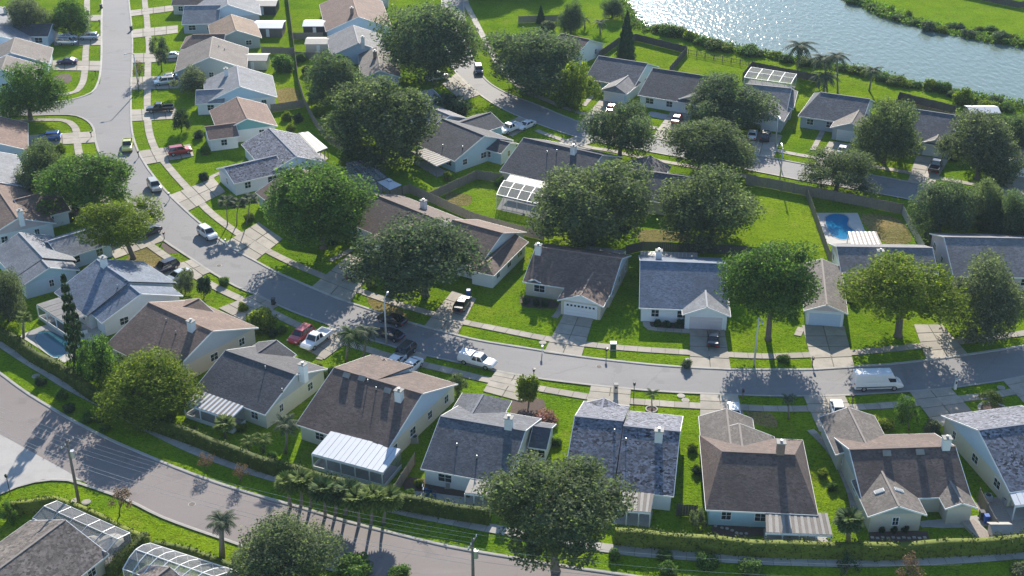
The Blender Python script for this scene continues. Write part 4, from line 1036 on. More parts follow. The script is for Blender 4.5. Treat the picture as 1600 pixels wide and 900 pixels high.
for i, (x, y, rx_, ry_) in enumerate([(1335, 1, 12, 4), (1362, 12, 8, 5), (1378, 19, 9, 5), (1393, 15, 5, 5), (1404, 27, 10, 5), (1420, 22, 6, 6), (1430, 34, 9, 4), (1450, 41, 12, 8), (1472, 46, 9, 6), (1485, 40, 10, 5), (1502, 42, 7, 6), (1530, 45, 8, 5), (1548, 46, 12, 6), (1562, 57, 13, 9), (1583, 58, 10, 6), (1596, 66, 8, 5), (1515, 52, 12, 4)]):
    T(x, y, rx_, ry_, ('lush', 'oak', 'yellow')[i % 3], ORD[i] + " waterside shrub from the left on the far pond bank", 'bush', group="shrubs along the far pond bank", cat="shrub", name="shrub")
for i, (x, y) in enumerate([(1028, 505), (1042, 507), (1060, 506), (1070, 503), (822, 470), (838, 473), (852, 474), (1377, 826), (1396, 826), (1414, 826)]):
    T(x, y, 6, 6, 'dark', ORD[i] + " dark foundation shrub, close to the " + " ".join(near_house(x, y).split()[:6]).rsplit(" with", 1)[0], 'bush', group="foundation shrubs", cat="shrub", name="shrub")
for i, (x, y) in enumerate([(505, 585), (498, 575), (515, 580), (80, 232), (94, 232), (318, 276), (1436, 188), (1385, 215), (1490, 245), (1565, 262), (700, 275), (1358, 415), (780, 283), (448, 182), (465, 185), (470, 90), (455, 200), (275, 668), (300, 672), (268, 648), (330, 690), (425, 712), (378, 668), (612, 690), (640, 770), (655, 755), (745, 655), (870, 690), (1082, 700), (1090, 735), (1300, 760), (1285, 740), (1530, 700), (1515, 690), (580, 445), (610, 455), (350, 440), (380, 480), (425, 520), (440, 515), (90, 345), (110, 340), (15, 255), (95, 395), (310, 210), (320, 235), (390, 340), (520, 375), (548, 372), (1240, 490), (1335, 470), (1350, 450), (1180, 200), (1075, 205), (660, 150), (620, 140), (480, 110), (490, 150), (500, 175)]):
    T(x, y, 8, 7, ('lush', 'yellow', 'dark')[i % 3], ("small leafy shrub nearest to the ", "small golden shrub nearest to the ", "small dark shrub nearest to the ")[i % 3] + near_house(x, y), 'bush', group="small garden shrubs", cat="shrub", name="shrub")
T(530, 100, 20, 16, 'lush', "bright creeper-like bush by the back fence", 'bush'); T(560, 245, 30, 16, 'lush', "undergrowth beneath the massive garden oak", 'bush'); T(700, 165, 30, 12, 'dark', "shady shrub bed by the olive-grey roof", 'bush')

# palms
def feather_frond(name, L=1.0, droop=.55, n=11, wid=.24, mat=None):
    mb = MB(); pts = []
    for i in range(n + 1):
        t = i / n; pts.append(Vector((L * (t - .12 * t * t), 0, L * (.30 * t - droop * t * t))))
    for i in range(n):
        p, q = pts[i], pts[i + 1]
        w = L * wid * (math.sin(math.pi * min(1, .12 + .88 * (i + .5) / n)) ** .6)
        d = (q - p)
        for s in (-1, 1):
            tip = p + d * 1.6 + Vector((0, s * w, -w * .35))
            mb.face([p, q, tip + d * .35, tip])
    me = bpy.data.meshes.new(name); me.from_pydata(mb.v, [], mb.f); me.materials.append(mat or M['palm']); return me
def fan_frond(name, mat):
    mb = MB()
    c = Vector((.5, 0, .12))
    mb.face([(0, -.012, 0), (0, .012, 0), (.5, .012, .12), (.5, -.012, .12)])
    for k in range(11):
        a = math.radians(-110 + 22 * k)
        d = Vector((math.cos(a), math.sin(a), -.30)); s = Vector((-math.sin(a), math.cos(a), 0)) * .075
        e = c + d * .52
        mb.face([c, c + d * .3 + s, e, c + d * .3 - s])
    me = bpy.data.meshes.new(name); me.from_pydata(mb.v, [], mb.f); me.materials.append(mat); return me
FR = {'feather': feather_frond("frond_feather"), 'arch': feather_frond("frond_arch", droop=.95, wid=.30), 'fan': fan_frond("frond_fan", M['palm']), 'stiff': feather_frond("frond_stiff", droop=.25, wid=.16)}
def palm(cx, cy, R_px, base, mat, label, kind='feather', n=15, group="palms of the estate", name="palm", skirt=0, tr=.17, stems=1, spread=1.2):
    bp = at(*base); q = at(cx, cy, 0); z = max(.8, CAM_H * (1 - bp.y / q.y)); p = at(cx, cy, z)
    R = R_px / scale_at(p)
    root = empty(name, bp, label, "palm", group)
    for k in range(stems):
        off = Vector(((k - (stems - 1) / 2) * spread, rng.uniform(-.4, .4) * (stems > 1), 0)); pk = p + off + UP * (rng.uniform(-.5, .5) if stems > 1 else 0); bk = bp + off * .8
        mb = MB(); mb.tube([bk - UP * .1, bk.lerp(pk, .5) + Vector((rng.uniform(-.15, .15), 0, 0)), pk], [tr * 1.35, tr, tr * .9], 8); mb.build("trunk", M['palm_bark'], root, smooth=True)
        for i in range(n):
            a = i * 2.399 + rng.uniform(-.2, .2); el = 1.05 - 1.55 * (i / n) + rng.uniform(-.1, .1)
            if i >= n - skirt: el = -1.15
            f = link_mesh("frond", FR[kind], root, pk - bp + UP * .05)
            s = R * rng.uniform(.9, 1.1); f.scale = (s, s, s); f.rotation_euler = (rng.uniform(-.2, .2), -el * .75, a); set_mat(f, M[mat])
    return root
palm(1250, 72, 25, (1246, 112), 'palm_g', "tallest slim palm on the pond lawn", n=16, kind='arch', tr=.16)
palm(1287, 92, 22, (1292, 138), 'palm_g', "palm of the pond cluster, left", kind='arch'); palm(1308, 88, 21, (1309, 145), 'palm_g', "palm of the pond cluster, right", kind='arch'); palm(1290, 120, 21, (1287, 146), 'palm_g', "lowest palm of the pond cluster", kind='arch', n=18)
palm(1364, 110, 16, (1358, 142), 'palm_g', "small lone palm on the pond lawn right of the cluster", kind='arch')
palm(346, 815, 27, (347, 870), 'palm_g', "date palm with stout trunk on the avenue verge", kind='feather', n=22, tr=.3)
palm(470, 754, 23, (470, 792), 'palm_y', "cabbage palms on the verge by the white lanai, left clump", 'fan', 46, stems=3, spread=1.5); palm(525, 770, 25, (524, 806), 'palm', "cabbage palms on the verge by the white lanai, middle clump", 'fan', 46, stems=3, spread=1.5); palm(583, 780, 26, (580, 818), 'palm_y', "cabbage palms on the verge by the white lanai, right clump", 'fan', 46, stems=3, spread=1.8)
palm(447, 664, 24, (446, 708), 'palm_g', "grey-green garden palm right of the striped lanai", n=20, kind='feather'); palm(388, 690, 18, (388, 706), 'palm_y', "low bright garden palm by the hedge, left one", 'feather', 16); palm(411, 688, 18, (412, 706), 'palm_y', "low bright garden palm by the hedge, right one", 'feather', 16)
palm(352, 664, 20, (352, 684), 'palm_y', "broad-leaved bright plant beside the striped lanai", 'fan', 20); palm(37, 497, 14, (37, 528), 'palm_y', "small bright palm on the patch of lawn beside the pool", 'fan', 14)
palm(1231, 624, 15, (1232, 655), 'palm_g', "slim palm on the lawn right of the hipped aqua house", 'feather', 16, tr=.12); palm(1019, 616, 13, (1019, 640), 'palm', "young palm standing in a round edged bed", 'feather', 12, tr=.09)
palm(548, 522, 24, (541, 566), 'palm', "weeping palm on the front lawn, left stem", 'arch', 16); palm(572, 518, 22, (567, 562), 'palm_g', "weeping palm on the front lawn, right stem", 'arch', 14)
palm(372, 318, 16, (370, 352), 'palm_g', "clump of small palms on the curve of the main street", 'fan', 14, stems=3, spread=2.0, tr=.09); palm(1326, 815, 26, (1326, 850), 'palm', "dense fan palm growing through the hedge", 'fan', 34, tr=.25)
palm(914, 30, 10, (914, 44), 'palm_g', "tiny palm by the pond lawn fence, left", 'arch', 10); palm(937, 35, 13, (938, 52), 'palm_g', "small palm by the pond lawn fence, right", 'arch', 12)
T(845, 22, 8, 14, 'dark', "slim little conifer near the top of the lawn", 'cone'); T(855, 40, 12, 8, 'grey', "pale shrubs below the slim conifer", 'bush')

# hedges
def hedge(label, px, w=1.3, h=2.0, dens=34, leaf=.13, mat='hedge'):
    c = resample(line(px), step=1.0); n = normals(c)
    P_, N_ = [], []
    ev, ef = [], []
    for i in range(len(c)):
        hh = h * (1 + .05 * math.sin(i * .7)); q = [c[i] - n[i] * (w * .42), c[i] + n[i] * (w * .42)]
        ev += [(q[0].x, q[0].y, 0), (q[0].x, q[0].y, hh * .93), (q[1].x, q[1].y, hh * .93), (q[1].x, q[1].y, 0)]
    for i in range(len(c) - 1):
        b = i * 4
        ef += [(b, b + 4, b + 5, b + 1), (b + 1, b + 5, b + 6, b + 2), (b + 2, b + 6, b + 7, b + 3)]
    ef += [(0, 1, 2, 3), (len(ev) - 1, len(ev) - 2, len(ev) - 3, len(ev) - 4)]
    for i in range(len(c) - 1):
        d = c[i + 1] - c[i]; k = int(dens * (w + 2 * h) * d.length / 2.2)
        s = NR.random(k) * (w + 2 * h); t = NR.random(k); jit = NR.normal(size=(k, 3)) * .12
        hh = h * (1 + .06 * math.sin(i * .7) + .09 * math.sin(i * 1.9) + .08 * math.sin(i * .31)) + rng.uniform(-.12, .12)
        for a, tt, j in zip(s, t, jit):
            p = c[i] + d * float(tt)
            if a < h: q, z, nn = p - n[i] * w * .5, a * hh / h, -n[i]
            elif a < h + w: q, z, nn = p + n[i] * (a - h - w / 2), hh, UP
            else: q, z, nn = p + n[i] * w * .5, (a - h - w) * hh / h, n[i]
            P_.append((q.x + j[0], q.y + j[1], z + j[2])); N_.append((nn.x, nn.y, nn.z + .2))
    P_ = np.array(P_); N_ = np.array(N_) + NR.normal(size=(len(N_), 3)) * .5
    o0 = np.array([c[0].x, c[0].y, 0.0])
    me = quads_mesh("hedge", P_ - o0, N_, leaf, M[mat], (np.array(ev) - o0, np.array(ef, np.int32)))
    return tag(link_mesh("hedge", me, None, Vector(o0)), label, "hedge")
hb = 18
hedge("long clipped hedge between the left gardens and the avenue", [(-30, 510), (0, 528), (30, 547), (50, 563), (100, 591), (140, 620), (175, 640), (220, 662), (265, 680), (312, 697), (347, 712), (417, 737), (450, 746), (520, 766), (600, 788), (675, 803), (765, 818)])
hedge("long clipped hedge along the bottom right gardens", [(960, 848), (1075, 858), (1200, 868), (1300, 870), (1370, 872), (1450, 868), (1575, 861), (1680, 852)])
hedge("hedge behind the screened pool cage at the bottom left", [(18, 802), (50, 800), (88, 792), (110, 800), (160, 822), (205, 845), (235, 858)], 1.0, 1.6)
hedge("hedge between the two bottom left pool cages", [(232, 848), (205, 872), (172, 905)], 1.1, 1.7)
hedge("hedge in front of the white-framed pool cage", [(240, 856), (300, 868), (372, 896)], .9, .9)

def bank_plants(label_name, edge, w0, w1, n, mat):
    c = resample(line(edge, 3), step=2.0); nn = normals(c)
    k = NR.integers(0, len(c), n); off = w0 + (w1 - w0) * NR.random(n) ** 1.3; h = NR.random(n) ** 1.5 * (.4 + .9 * (np.sin(k * .37) * .5 + .5))
    P_ = np.array([(c[i].x + nn[i].x * o + NR.normal() * .5, c[i].y + nn[i].y * o + NR.normal() * .5, z + .1) for i, o, z in zip(k, off, h)])
    N_ = NR.normal(size=(n, 3)) + np.array([0, 0, .6])
    o0 = np.array([c[0].x, c[0].y, 0.0]); me = quads_mesh(label_name, P_ - o0, N_, .28, M[mat])
    return tag(link_mesh(label_name, me, None, Vector(o0)), kind='stuff')
bank_plants("bank_reeds", shore_near, -3.5, .6, 7000, 'palm_y'); bank_plants("bank_reeds", shore_near, -2.2, .8, 4000, 'lush')
bank_plants("bank_reeds", shore_far, -.8, 6.0, 7000, 'lush'); bank_plants("bank_reeds", shore_far, -.6, 4.0, 4000, 'palm_y')
# ------------------------------------------------------------------ vehicles
CARS = {
 'sedan': dict(L=4.8, W=1.84, body=[(-.5, .50, .80, .86), (-.47, .32, .98, .94), (-.30, .24, 1.02, 1), (0, .22, .98, 1), (.2, .22, .94, 1), (.40, .26, .84, .96), (.47, .32, .72, .90), (.5, .40, .58, .82)], cab=(-.40, .24, -.21, .07, 1.42)),
 'suv': dict(L=4.7, W=1.9, body=[(-.5, .50, 1.0, .90), (-.47, .34, 1.12, .96), (-.30, .28, 1.13, 1), (0, .26, 1.10, 1), (.22, .26, 1.06, 1), (.40, .30, .98, .97), (.47, .36, .84, .92), (.5, .46, .70, .86)], cab=(-.47, .25, -.40, .10, 1.72)),
 'pickup': dict(L=5.7, W=1.98, body=[(-.5, .55, .72, .94), (-.49, .45, .74, .98), (-.11, .40, .74, 1), (-.10, .38, 1.16, 1), (.2, .38, 1.14, 1), (.42, .42, 1.06, .98), (.48, .46, .92, .94), (.5, .52, .78, .90)], cab=(-.11, .24, -.07, .14, 1.85), bed=True),
 'camper': dict(L=5.6, W=1.95, body=[(-.5, .50, 1.10, .96), (-.49, .45, 1.15, .98), (-.11, .40, 1.15, 1), (-.10, .38, 1.12, 1), (.2, .38, 1.10, 1), (.42, .42, 1.02, .98), (.48, .46, .90, .94), (.5, .52, .76, .90)], cab=(-.11, .24, -.07, .14, 1.75), shell=True),
 'van': dict(L=6.9, W=2.05, body=[(-.5, .45, 1.3, .97), (-.49, .36, 1.35, 1), (0, .34, 1.35, 1), (.33, .34, 1.3, 1), (.43, .38, 1.15, .98), (.48, .42, .95, .94), (.5, .5, .78, .90)], cab=(-.495, .40, -.49, .25, 2.7), van=True)}
_carcache = {}
def mesh_of(mb, name, mat):
    me = bpy.data.meshes.new(name); me.from_pydata(mb.v, [], mb.f); me.materials.append(mat); return me
def car_meshes(kind):
    if kind in _carcache: return _carcache[kind]
    S = CARS[kind]; L, W = S['L'], S['W']; parts = []
    mb = MB(); rings = []
    for x, zb, zt, k in S['body']:
        h = W / 2 * k; X = x * L
        rings.append([(X, -h * .93, zb), (X, -h, zb + .16), (X, -h, zb + (zt - zb) * .62), (X, -h * .93, zt - .04), (X, -h * .80, zt), (X, h * .80, zt), (X, h * .93, zt - .04), (X, h, zb + (zt - zb) * .62), (X, h, zb + .16), (X, h * .93, zb)])
    n = 10; vs = [p for r in rings for p in r]; fs = []
    for i in range(len(rings) - 1):
        for j in range(n): fs.append((i * n + j, (i + 1) * n + j, (i + 1) * n + (j + 1) % n, i * n + (j + 1) % n))
    fs.append(tuple(range(n))[::-1]); e = (len(rings) - 1) * n; fs.append(tuple(e + j for j in range(n)))
    mb.raw(vs, [f[::-1] for f in fs])
    if S.get('bed'):
        for s in (-1, 1): mb.hexa([(-.495 * L, s * W * .485 - .05, .6), (-.10 * L, s * W * .485 - .05, .6), (-.10 * L, s * W * .485 + .05, .6), (-.495 * L, s * W * .485 + .05, .6)], [(-.495 * L, s * W * .48 - .05, 1.14), (-.10 * L, s * W * .48 - .05, 1.16), (-.10 * L, s * W * .48 + .05, 1.16), (-.495 * L, s * W * .48 + .05, 1.14)])
        mb.hexa([(-.5 * L, -W * .45, .6), (-.485 * L, -W * .45, .6), (-.485 * L, W * .45, .6), (-.5 * L, W * .45, .6)], [(-.5 * L, -W * .45, 1.13), (-.485 * L, -W * .45, 1.13), (-.485 * L, W * .45, 1.13), (-.5 * L, W * .45, 1.13)])
    parts.append(("body", mb, 'paint'))
    b0, b1, t0, t1, H = S['cab']; zb = S['body'][3][2] - .06
    if S.get('van'): zb = 1.28
    hw, tw = W / 2 * .93, W / 2 * (.74 if not S.get('van') else .84)
    lo = [(b0 * L, -hw, zb), (b1 * L, -hw * .95, zb - .06), (b1 * L, hw * .95, zb - .06), (b0 * L, hw, zb)]
    hi = [(t0 * L, -tw, H - .07), (t1 * L, -tw, H - .07), (t1 * L, tw, H - .07), (t0 * L, tw, H - .07)]
    g = MB(); g.hexa(lo, hi)
    parts.append(("cabin" if S.get('van') else "windows", g, 'paint' if S.get('van') else 'car_glass'))
    r = MB(); r.hexa([(t0 * L - .06, -tw - .02, H - .075), (t1 * L + .05, -tw - .02, H - .075), (t1 * L + .05, tw + .02, H - .075), (t0 * L - .06, tw + .02, H - .075)], [(t0 * L + .05, -tw * .9, H), (t1 * L - .05, -tw * .9, H), (t1 * L - .05, tw * .9, H), (t0 * L + .05, tw * .9, H)])
    parts.append(("roof", r, 'paint'))
    if not S.get('van'):
        for a in range(4): p = MB(); p.bar(lo[a], hi[a], .1, .1); parts.append(("pillar", p, 'paint'))
        for s in (-1, 1):
            xm0, xm1 = (b0 + b1) / 2 * L - .1, (t0 + t1) / 2 * L
            p = MB(); p.bar((xm0, s * hw, zb), (xm1, s * tw, H - .06), .12, .06); parts.append(("pillar", p, 'paint'))
    else:
        g2 = MB(); d = .02
        A_, B_ = Vector(lo[1]), Vector(lo[2]); C_, D_ = Vector(hi[2]), Vector(hi[1])
        def q(u, v): return A_.lerp(B_, u).lerp(D_.lerp(C_, u), v) + Vector((.03, 0, .02))
        g2.face([q(.05, .12), q(.95, .12), q(.93, .80), q(.07, .80)]); parts.append(("windscreen", g2, 'car_glass'))
        for s, (a, b, c, dd) in ((-1, (lo[0], lo[1], hi[1], hi[0])), (1, (lo[3], lo[2], hi[2], hi[3]))):
            a, b, c, dd = map(Vector, (a, b, c, dd))
            def qs(u, v): return a.lerp(b, u).lerp(dd.lerp(c, u), v) + Vector((0, s * .025, 0))
            g3 = MB(); f = [qs(.80, .12), qs(.95, .12), qs(.99, .52), qs(.80, .58)]; g3.face(f if s < 0 else f[::-1]); parts.append(("side_window", g3, 'car_glass'))
        k = MB(); k.hexa([(.9, -.35, H - .02), (1.5, -.35, H - .02), (1.5, .35, H - .02), (.9, .35, H - .02)], [(.95, -.3, H + .12), (1.45, -.3, H + .12), (1.45, .3, H + .12), (.95, .3, H + .12)]); parts.append(("roof_hatch", k, 'lamp_white'))
        k = MB()
        for s in (-1, 1): k.hexa([(-.48 * L, s * 1.03 - .02, .62), (.3 * L, s * 1.03 - .02, .62), (.3 * L, s * 1.03 + .02, .62), (-.48 * L, s * 1.03 + .02, .62)], [(-.48 * L, s * 1.03 - .02, .78), (.3 * L, s * 1.03 - .02, .78), (.3 * L, s * 1.03 + .02, .78), (-.48 * L, s * 1.03 + .02, .78)])
        parts.append(("side_moulding", k, 'plastic_dark'))
    if S.get('shell'):
        k = MB(); k.hexa([(-.495 * L, -W * .47, 1.13), (-.115 * L, -W * .47, 1.13), (-.115 * L, W * .47, 1.13), (-.495 * L, W * .47, 1.13)], [(-.47 * L, -W * .40, 1.70), (-.12 * L, -W * .40, 1.74), (-.12 * L, W * .40, 1.74), (-.47 * L, W * .40, 1.70)]); parts.append(("canopy", k, 'paint'))
    hl = W / 2 * .72; zl = S['body'][-1][2] - .02
    for s in (-1, 1):
        k = MB(); k.hexa([(.475 * L, s * hl - .18, zl), (.497 * L, s * hl - .18, zl - .06), (.497 * L, s * hl + .14, zl - .06), (.475 * L, s * hl + .14, zl)], [(.468 * L, s * hl - .18, zl + .13), (.485 * L, s * hl - .18, zl + .12), (.485 * L, s * hl + .12, zl + .12), (.468 * L, s * hl + .14, zl + .13)]); parts.append(("headlight", k, 'lamp_white'))
        zt = S['body'][0][2] - .28
        k = MB(); k.hexa([(-.505 * L, s * hl - .14, zt), (-.47 * L, s * hl - .14, zt), (-.47 * L, s * hl + .18, zt), (-.505 * L, s * hl + .18, zt)], [(-.505 * L, s * hl - .14, zt + .2), (-.47 * L, s * hl - .14, zt + .2), (-.47 * L, s * hl + .18, zt + .2), (-.505 * L, s * hl + .18, zt + .2)]); parts.append(("tail_light", k, 'lamp_red'))
    out = [(nm, mesh_of(b, "car_" + nm, M[mt] if mt != 'paint' else M['white']), mt) for nm, b, mt in parts]
    r0 = .34 if kind in ('sedan',) else .38
    t = MB(); t.tube([(0, -.11, 0), (0, .11, 0)], [r0, r0], 16); tm = mesh_of(t, "car_tyre", M['tyre'])
    t = MB(); t.tube([(0, -.118, 0), (0, .118, 0)], [r0 * .62, r0 * .62], 12); rm = mesh_of(t, "car_rim", M['rim'])
    _carcache[kind] = (out, tm, rm, r0)
    return _carcache[kind]
def car(sx, sy, dx, dy, kind, col, label, group="parked vehicles", z0=.12, pm=None, name="car"):
    S = CARS[kind]; p = at(sx, sy, .8); q = at(sx + dx, sy + dy, .8); d = v2(q - p).normalized()
    root = empty(name, (p.x, p.y, z0), label, {'pickup': 'pickup', 'camper': 'pickup', 'van': 'van'}.get(kind, 'car'), group)
    root.rotation_euler = (0, 0, math.atan2(d.y, d.x))
    out, tm, rm, r0 = car_meshes(kind)
    for nm, me, mt in out:
        o = link_mesh(nm, me, root)
        if mt == 'paint': set_mat(o, col)
    for fx in (-.31, .31):
        for s in (-1, 1):
            w = link_mesh("wheel", tm, root, Vector((fx * S['L'], s * (S['W'] / 2 - .10), r0))); link_mesh("rim", rm, w)
    return root
C_W = paint("car_white", (.78, .78, .77), 0); C_S = paint("car_silver", (.50, .51, .53), .6); C_B = paint("car_black", (.012, .012, .014), .2); C_BL = paint("car_blue", (.03, .10, .35), .3); C_N = paint("car_navy", (.012, .018, .05), .3)
C_R = paint("car_red", (.42, .035, .04), .2); C_Y = paint("car_yellow", (.62, .60, .16), .1); C_P = paint("car_plum", (.05, .03, .09), .3); C_G = paint("car_champagne", (.48, .44, .36), .5); C_D = paint("car_dark_grey", (.05, .05, .055), .4)
car(106, 56, 20, -1, 'sedan', C_W, "white sedan, farther of two side by side on the upper left drive"); car(105, 65, 20, 0, 'suv', C_S, "silver SUV, nearer of two side by side on the upper left drive"); car(139, 57, -20, 0, 'suv', C_S, "silver SUV parked across the sidewalk on the upper left drive")
car(105, 95, -20, 0, 'sedan', C_P, "plum sedan on the pale drive at the left"); car(77, 214, -20, 1, 'suv', C_BL, "blue SUV on the corner drive at the left"); car(199, 226, -2, 14, 'pickup', C_Y, "yellow truck parked on the main street", z0=.02)
car(281, 235, 20, -3, 'suv', C_R, "red SUV in front of the teal-gabled house"); car(241, 289, 8, 12, 'suv', C_G, "champagne SUV parked on the main street below the yellow truck", z0=.02); car(324, 363, 16, 11, 'suv', C_W, "white SUV parked on the bend of the main street", z0=.02)
car(257, 127, -20, 2, 'suv', C_S, "silver SUV beside the grey-green shrub on an upper drive"); car(262, 120, -20, 2, 'sedan', C_S, "grey sedan behind the silver SUV on an upper drive"); car(250, 169, -20, 1, 'pickup', C_B, "black pickup on the drive of the teal-gabled house's neighbour"); car(268, 86, -20, 1, 'sedan', C_W, "white car behind the small street tree on an upper drive")
car(232, 361, -14, 6, 'sedan', C_D, "dark sedan under the bright spreading street tree"); car(180, 372, -14, 6, 'sedan', C_W, "white sedan beside the shadow-striped garage wing"); car(133, 321, -20, 1, 'sedan', C_B, "dark sedan deep under the large deep green tree")
car(258, 417, -12, 5, 'suv', C_N, "navy SUV on the drive of the pale blue-grey roof"); car(278, 430, -12, 5, 'sedan', C_S, "grey sedan beside the navy SUV"); car(555, 425, 10, -14, 'suv', C_B, "black SUV at the edge of the broad dark oak's shade"); car(722, 473, 9, -14, 'sedan', C_B, "black sedan on the drive of the long white side wall")
car(608, 520, -16, -5, 'sedan', C_N, "navy sedan parked on the main street behind the lamp post", z0=.02); car(612, 497, -16, -5, 'sedan', C_B, "black sedan on the far side of the main street in oak shade", z0=.02); car(631, 550, -9, 8, 'suv', C_D, "dark grey car on the drive behind the white lanai house"); car(641, 572, -9, 8, 'sedan', C_W, "white sedan nose-in beside the dark grey car"); car(615, 566, -9, 8, 'sedan', C_W, "white sedan half hidden by the tan front roof")
car(746, 562, 20, 5, 'camper', C_W, "white pickup with a canopy parked on the main street", z0=.02); car(470, 523, -12, 9, 'suv', C_R, "red car beside the white pickup on a shaded drive"); car(494, 530, -12, 9, 'pickup', C_W, "white open-bed pickup on the shaded drive")
car(1115, 527, 1, -14, 'sedan', C_B, "black sedan on the drive of the blue-roofed house"); car(1371, 598, 20, -.6, 'van', C_W, "tall white delivery van on the main street", z0=.02, name="delivery_van"); car(1310, 641, 4, 14, 'sedan', C_W, "white car peeking out behind the two-gabled house's front roof"); car(1147, 645, 2, 14, 'sedan', C_W, "white car peeking out behind the hipped brown roof")
car(822, 194, -14, 6, 'sedan', C_W, "white sedan at the bend of the back street", z0=.02); car(797, 200, -14, 6, 'pickup', C_W, "white pickup on the drive of the charcoal-roofed aqua house"); car(956, 168, 8, -14, 'sedan', C_R, "red sedan before the tan hipped garage"); car(1058, 185, 8, -14, 'sedan', C_R, "red sedan before the white-porched pond house")
car(1462, 259, 7, -14, 'pickup', C_B, "black pickup with a pale cover on the garage drive by the grey-green oak"); car(1196, 212, 4, -14, 'suv', C_D, "dark car in the mouth of the pond house garage, right"); car(1176, 209, 4, -14, 'sedan', C_W, "white car in the mouth of the pond house garage, left"); car(748, 108, 3, 14, 'suv', C_N, "dark SUV in shade on the back street", z0=.02); car(683, 120, 14, -3, 'pickup', C_W, "white truck under the tall dark oak"); car(1317, 233, 6, -14, 'sedan', C_W, "white car behind the open-crowned tree")

# ------------------------------------------------------------------ fences
def fence(label, px, h=1.8, mat='wood_fence', seg=2.4, pickets=False, group="garden fences"):
    pts = [at(x, y) for x, y in px]
    poly = []
    for a, b in zip(pts, pts[1:]): poly += resample([a, b], step=seg)[:-1]
    poly.append(pts[-1])
    root = empty("fence", pts[0], label, "fence", group)
    for i, p in enumerate(poly):
        s = MB(); s.box(p, Vector((1, 0, 0)), Vector((0, 1, 0)), .06, .06, 0, h + .1); s.build("post", M[mat], root)
    for a, b in zip(poly, poly[1:]):
        d = (b - a).normalized(); dd = rng.uniform(-.04, .04)
        s = MB()
        if pickets:
            k = max(3, int((b - a).length / .35))
            for i in range(k): s.bar(a.lerp(b, (i + .5) / k) + UP * .05, a.lerp(b, (i + .5) / k) + UP * h, .07, .04)
            s.bar(a + UP * .3, b + UP * .3, .05, .08); s.bar(a + UP * (h - .2), b + UP * (h - .2), .05, .08)
        else:
            L = (b - a).length - .14; k = max(2, int(L / .3)); n = Vector((-d.y, d.x, 0))
            for i in range(k):       # upright boards with a joint between
                c = a + d * (.07 + L * (i + .5) / k); s.box(c + n * rng.uniform(-.012, .012), d, n, L / k * .47, .018, .04, h + dd + rng.uniform(-.03, .03))
        s.build("panel", M[mat], root)
    return root
fence("grey board fence between the two rows of gardens at the top", [(449, -5), (459, 72), (467, 134), (476, 164), (492, 196), (514, 224), (545, 242)])
fence("short board fence across the gardens behind the tan-roofed house", [(409, 84), (459, 86)]); fence("short board fence behind the rosy-grey-roofed house", [(424, 176), (475, 168)]); fence("short board fence behind the grey roof with white ridge", [(461, 92), (500, 94)]); fence("short board fence behind the rosy-brown roof", [(457, 62), (505, 62)])
fence("tall board fence behind the broad dark oak", [(603, 312), (640, 302), (672, 316), (738, 346), (800, 364), (850, 376)]); fence("board fence round the garden with the dry patch", [(672, 314), (745, 280), (792, 286)])
fence("dark board fence at the back of the cypress garden", [(936, 92), (966, 70), (994, 64), (1073, 84), (1046, 116)], mat='dark_fence'); fence("see-through picket fence along the pond meadow", [(1075, 85), (1170, 104)], 1.3, 'dark_fence', pickets=True); fence("black screen fence round the pale pool cage", [(1160, 126), (1174, 108), (1275, 128), (1280, 140)], mat='dark_fence')
fence("dark fence round the dry strip above the slate-roofed pond house", [(1396, 174), (1404, 156), (1492, 178)], mat='dark_fence'); fence("long brown board fence south of the back street", [(1165, 288), (1200, 294), (1260, 306), (1350, 323), (1409, 335)], mat='wood_fence', h=2.0); fence("pale board fence right of the deck pool", [(1409, 335), (1442, 396)], mat='pale_fence'); fence("weathered fence left of the deck pool", [(1260, 307), (1275, 350), (1296, 410)], mat='wood_fence')
fence("dark fence behind the blue-roofed house", [(978, 398), (1004, 392), (1140, 398), (1190, 402)], mat='dark_fence'); fence("board fence between the two dark-roofed near houses", [(648, 726), (617, 776)]); fence("grey fence between the two right-hand near houses", [(1528, 782), (1553, 830), (1565, 845)], mat='wood_fence'); fence("board fence on the far side of the back garden oaks", [(1450, 372), (1462, 350), (1580, 352)], mat='wood_fence')
fence("dark wall corner on the far meadow at the top right", [(1500, -6), (1592, 13), (1650, 2)], mat="dark_fence"); fence("dark fence beside the aqua-walled house", [(1057, 806), (1088, 808)], mat='dark_fence'); fence("dark board fence crossing the top lawn", [(810, 36), (880, 34)], mat='wood_fence')

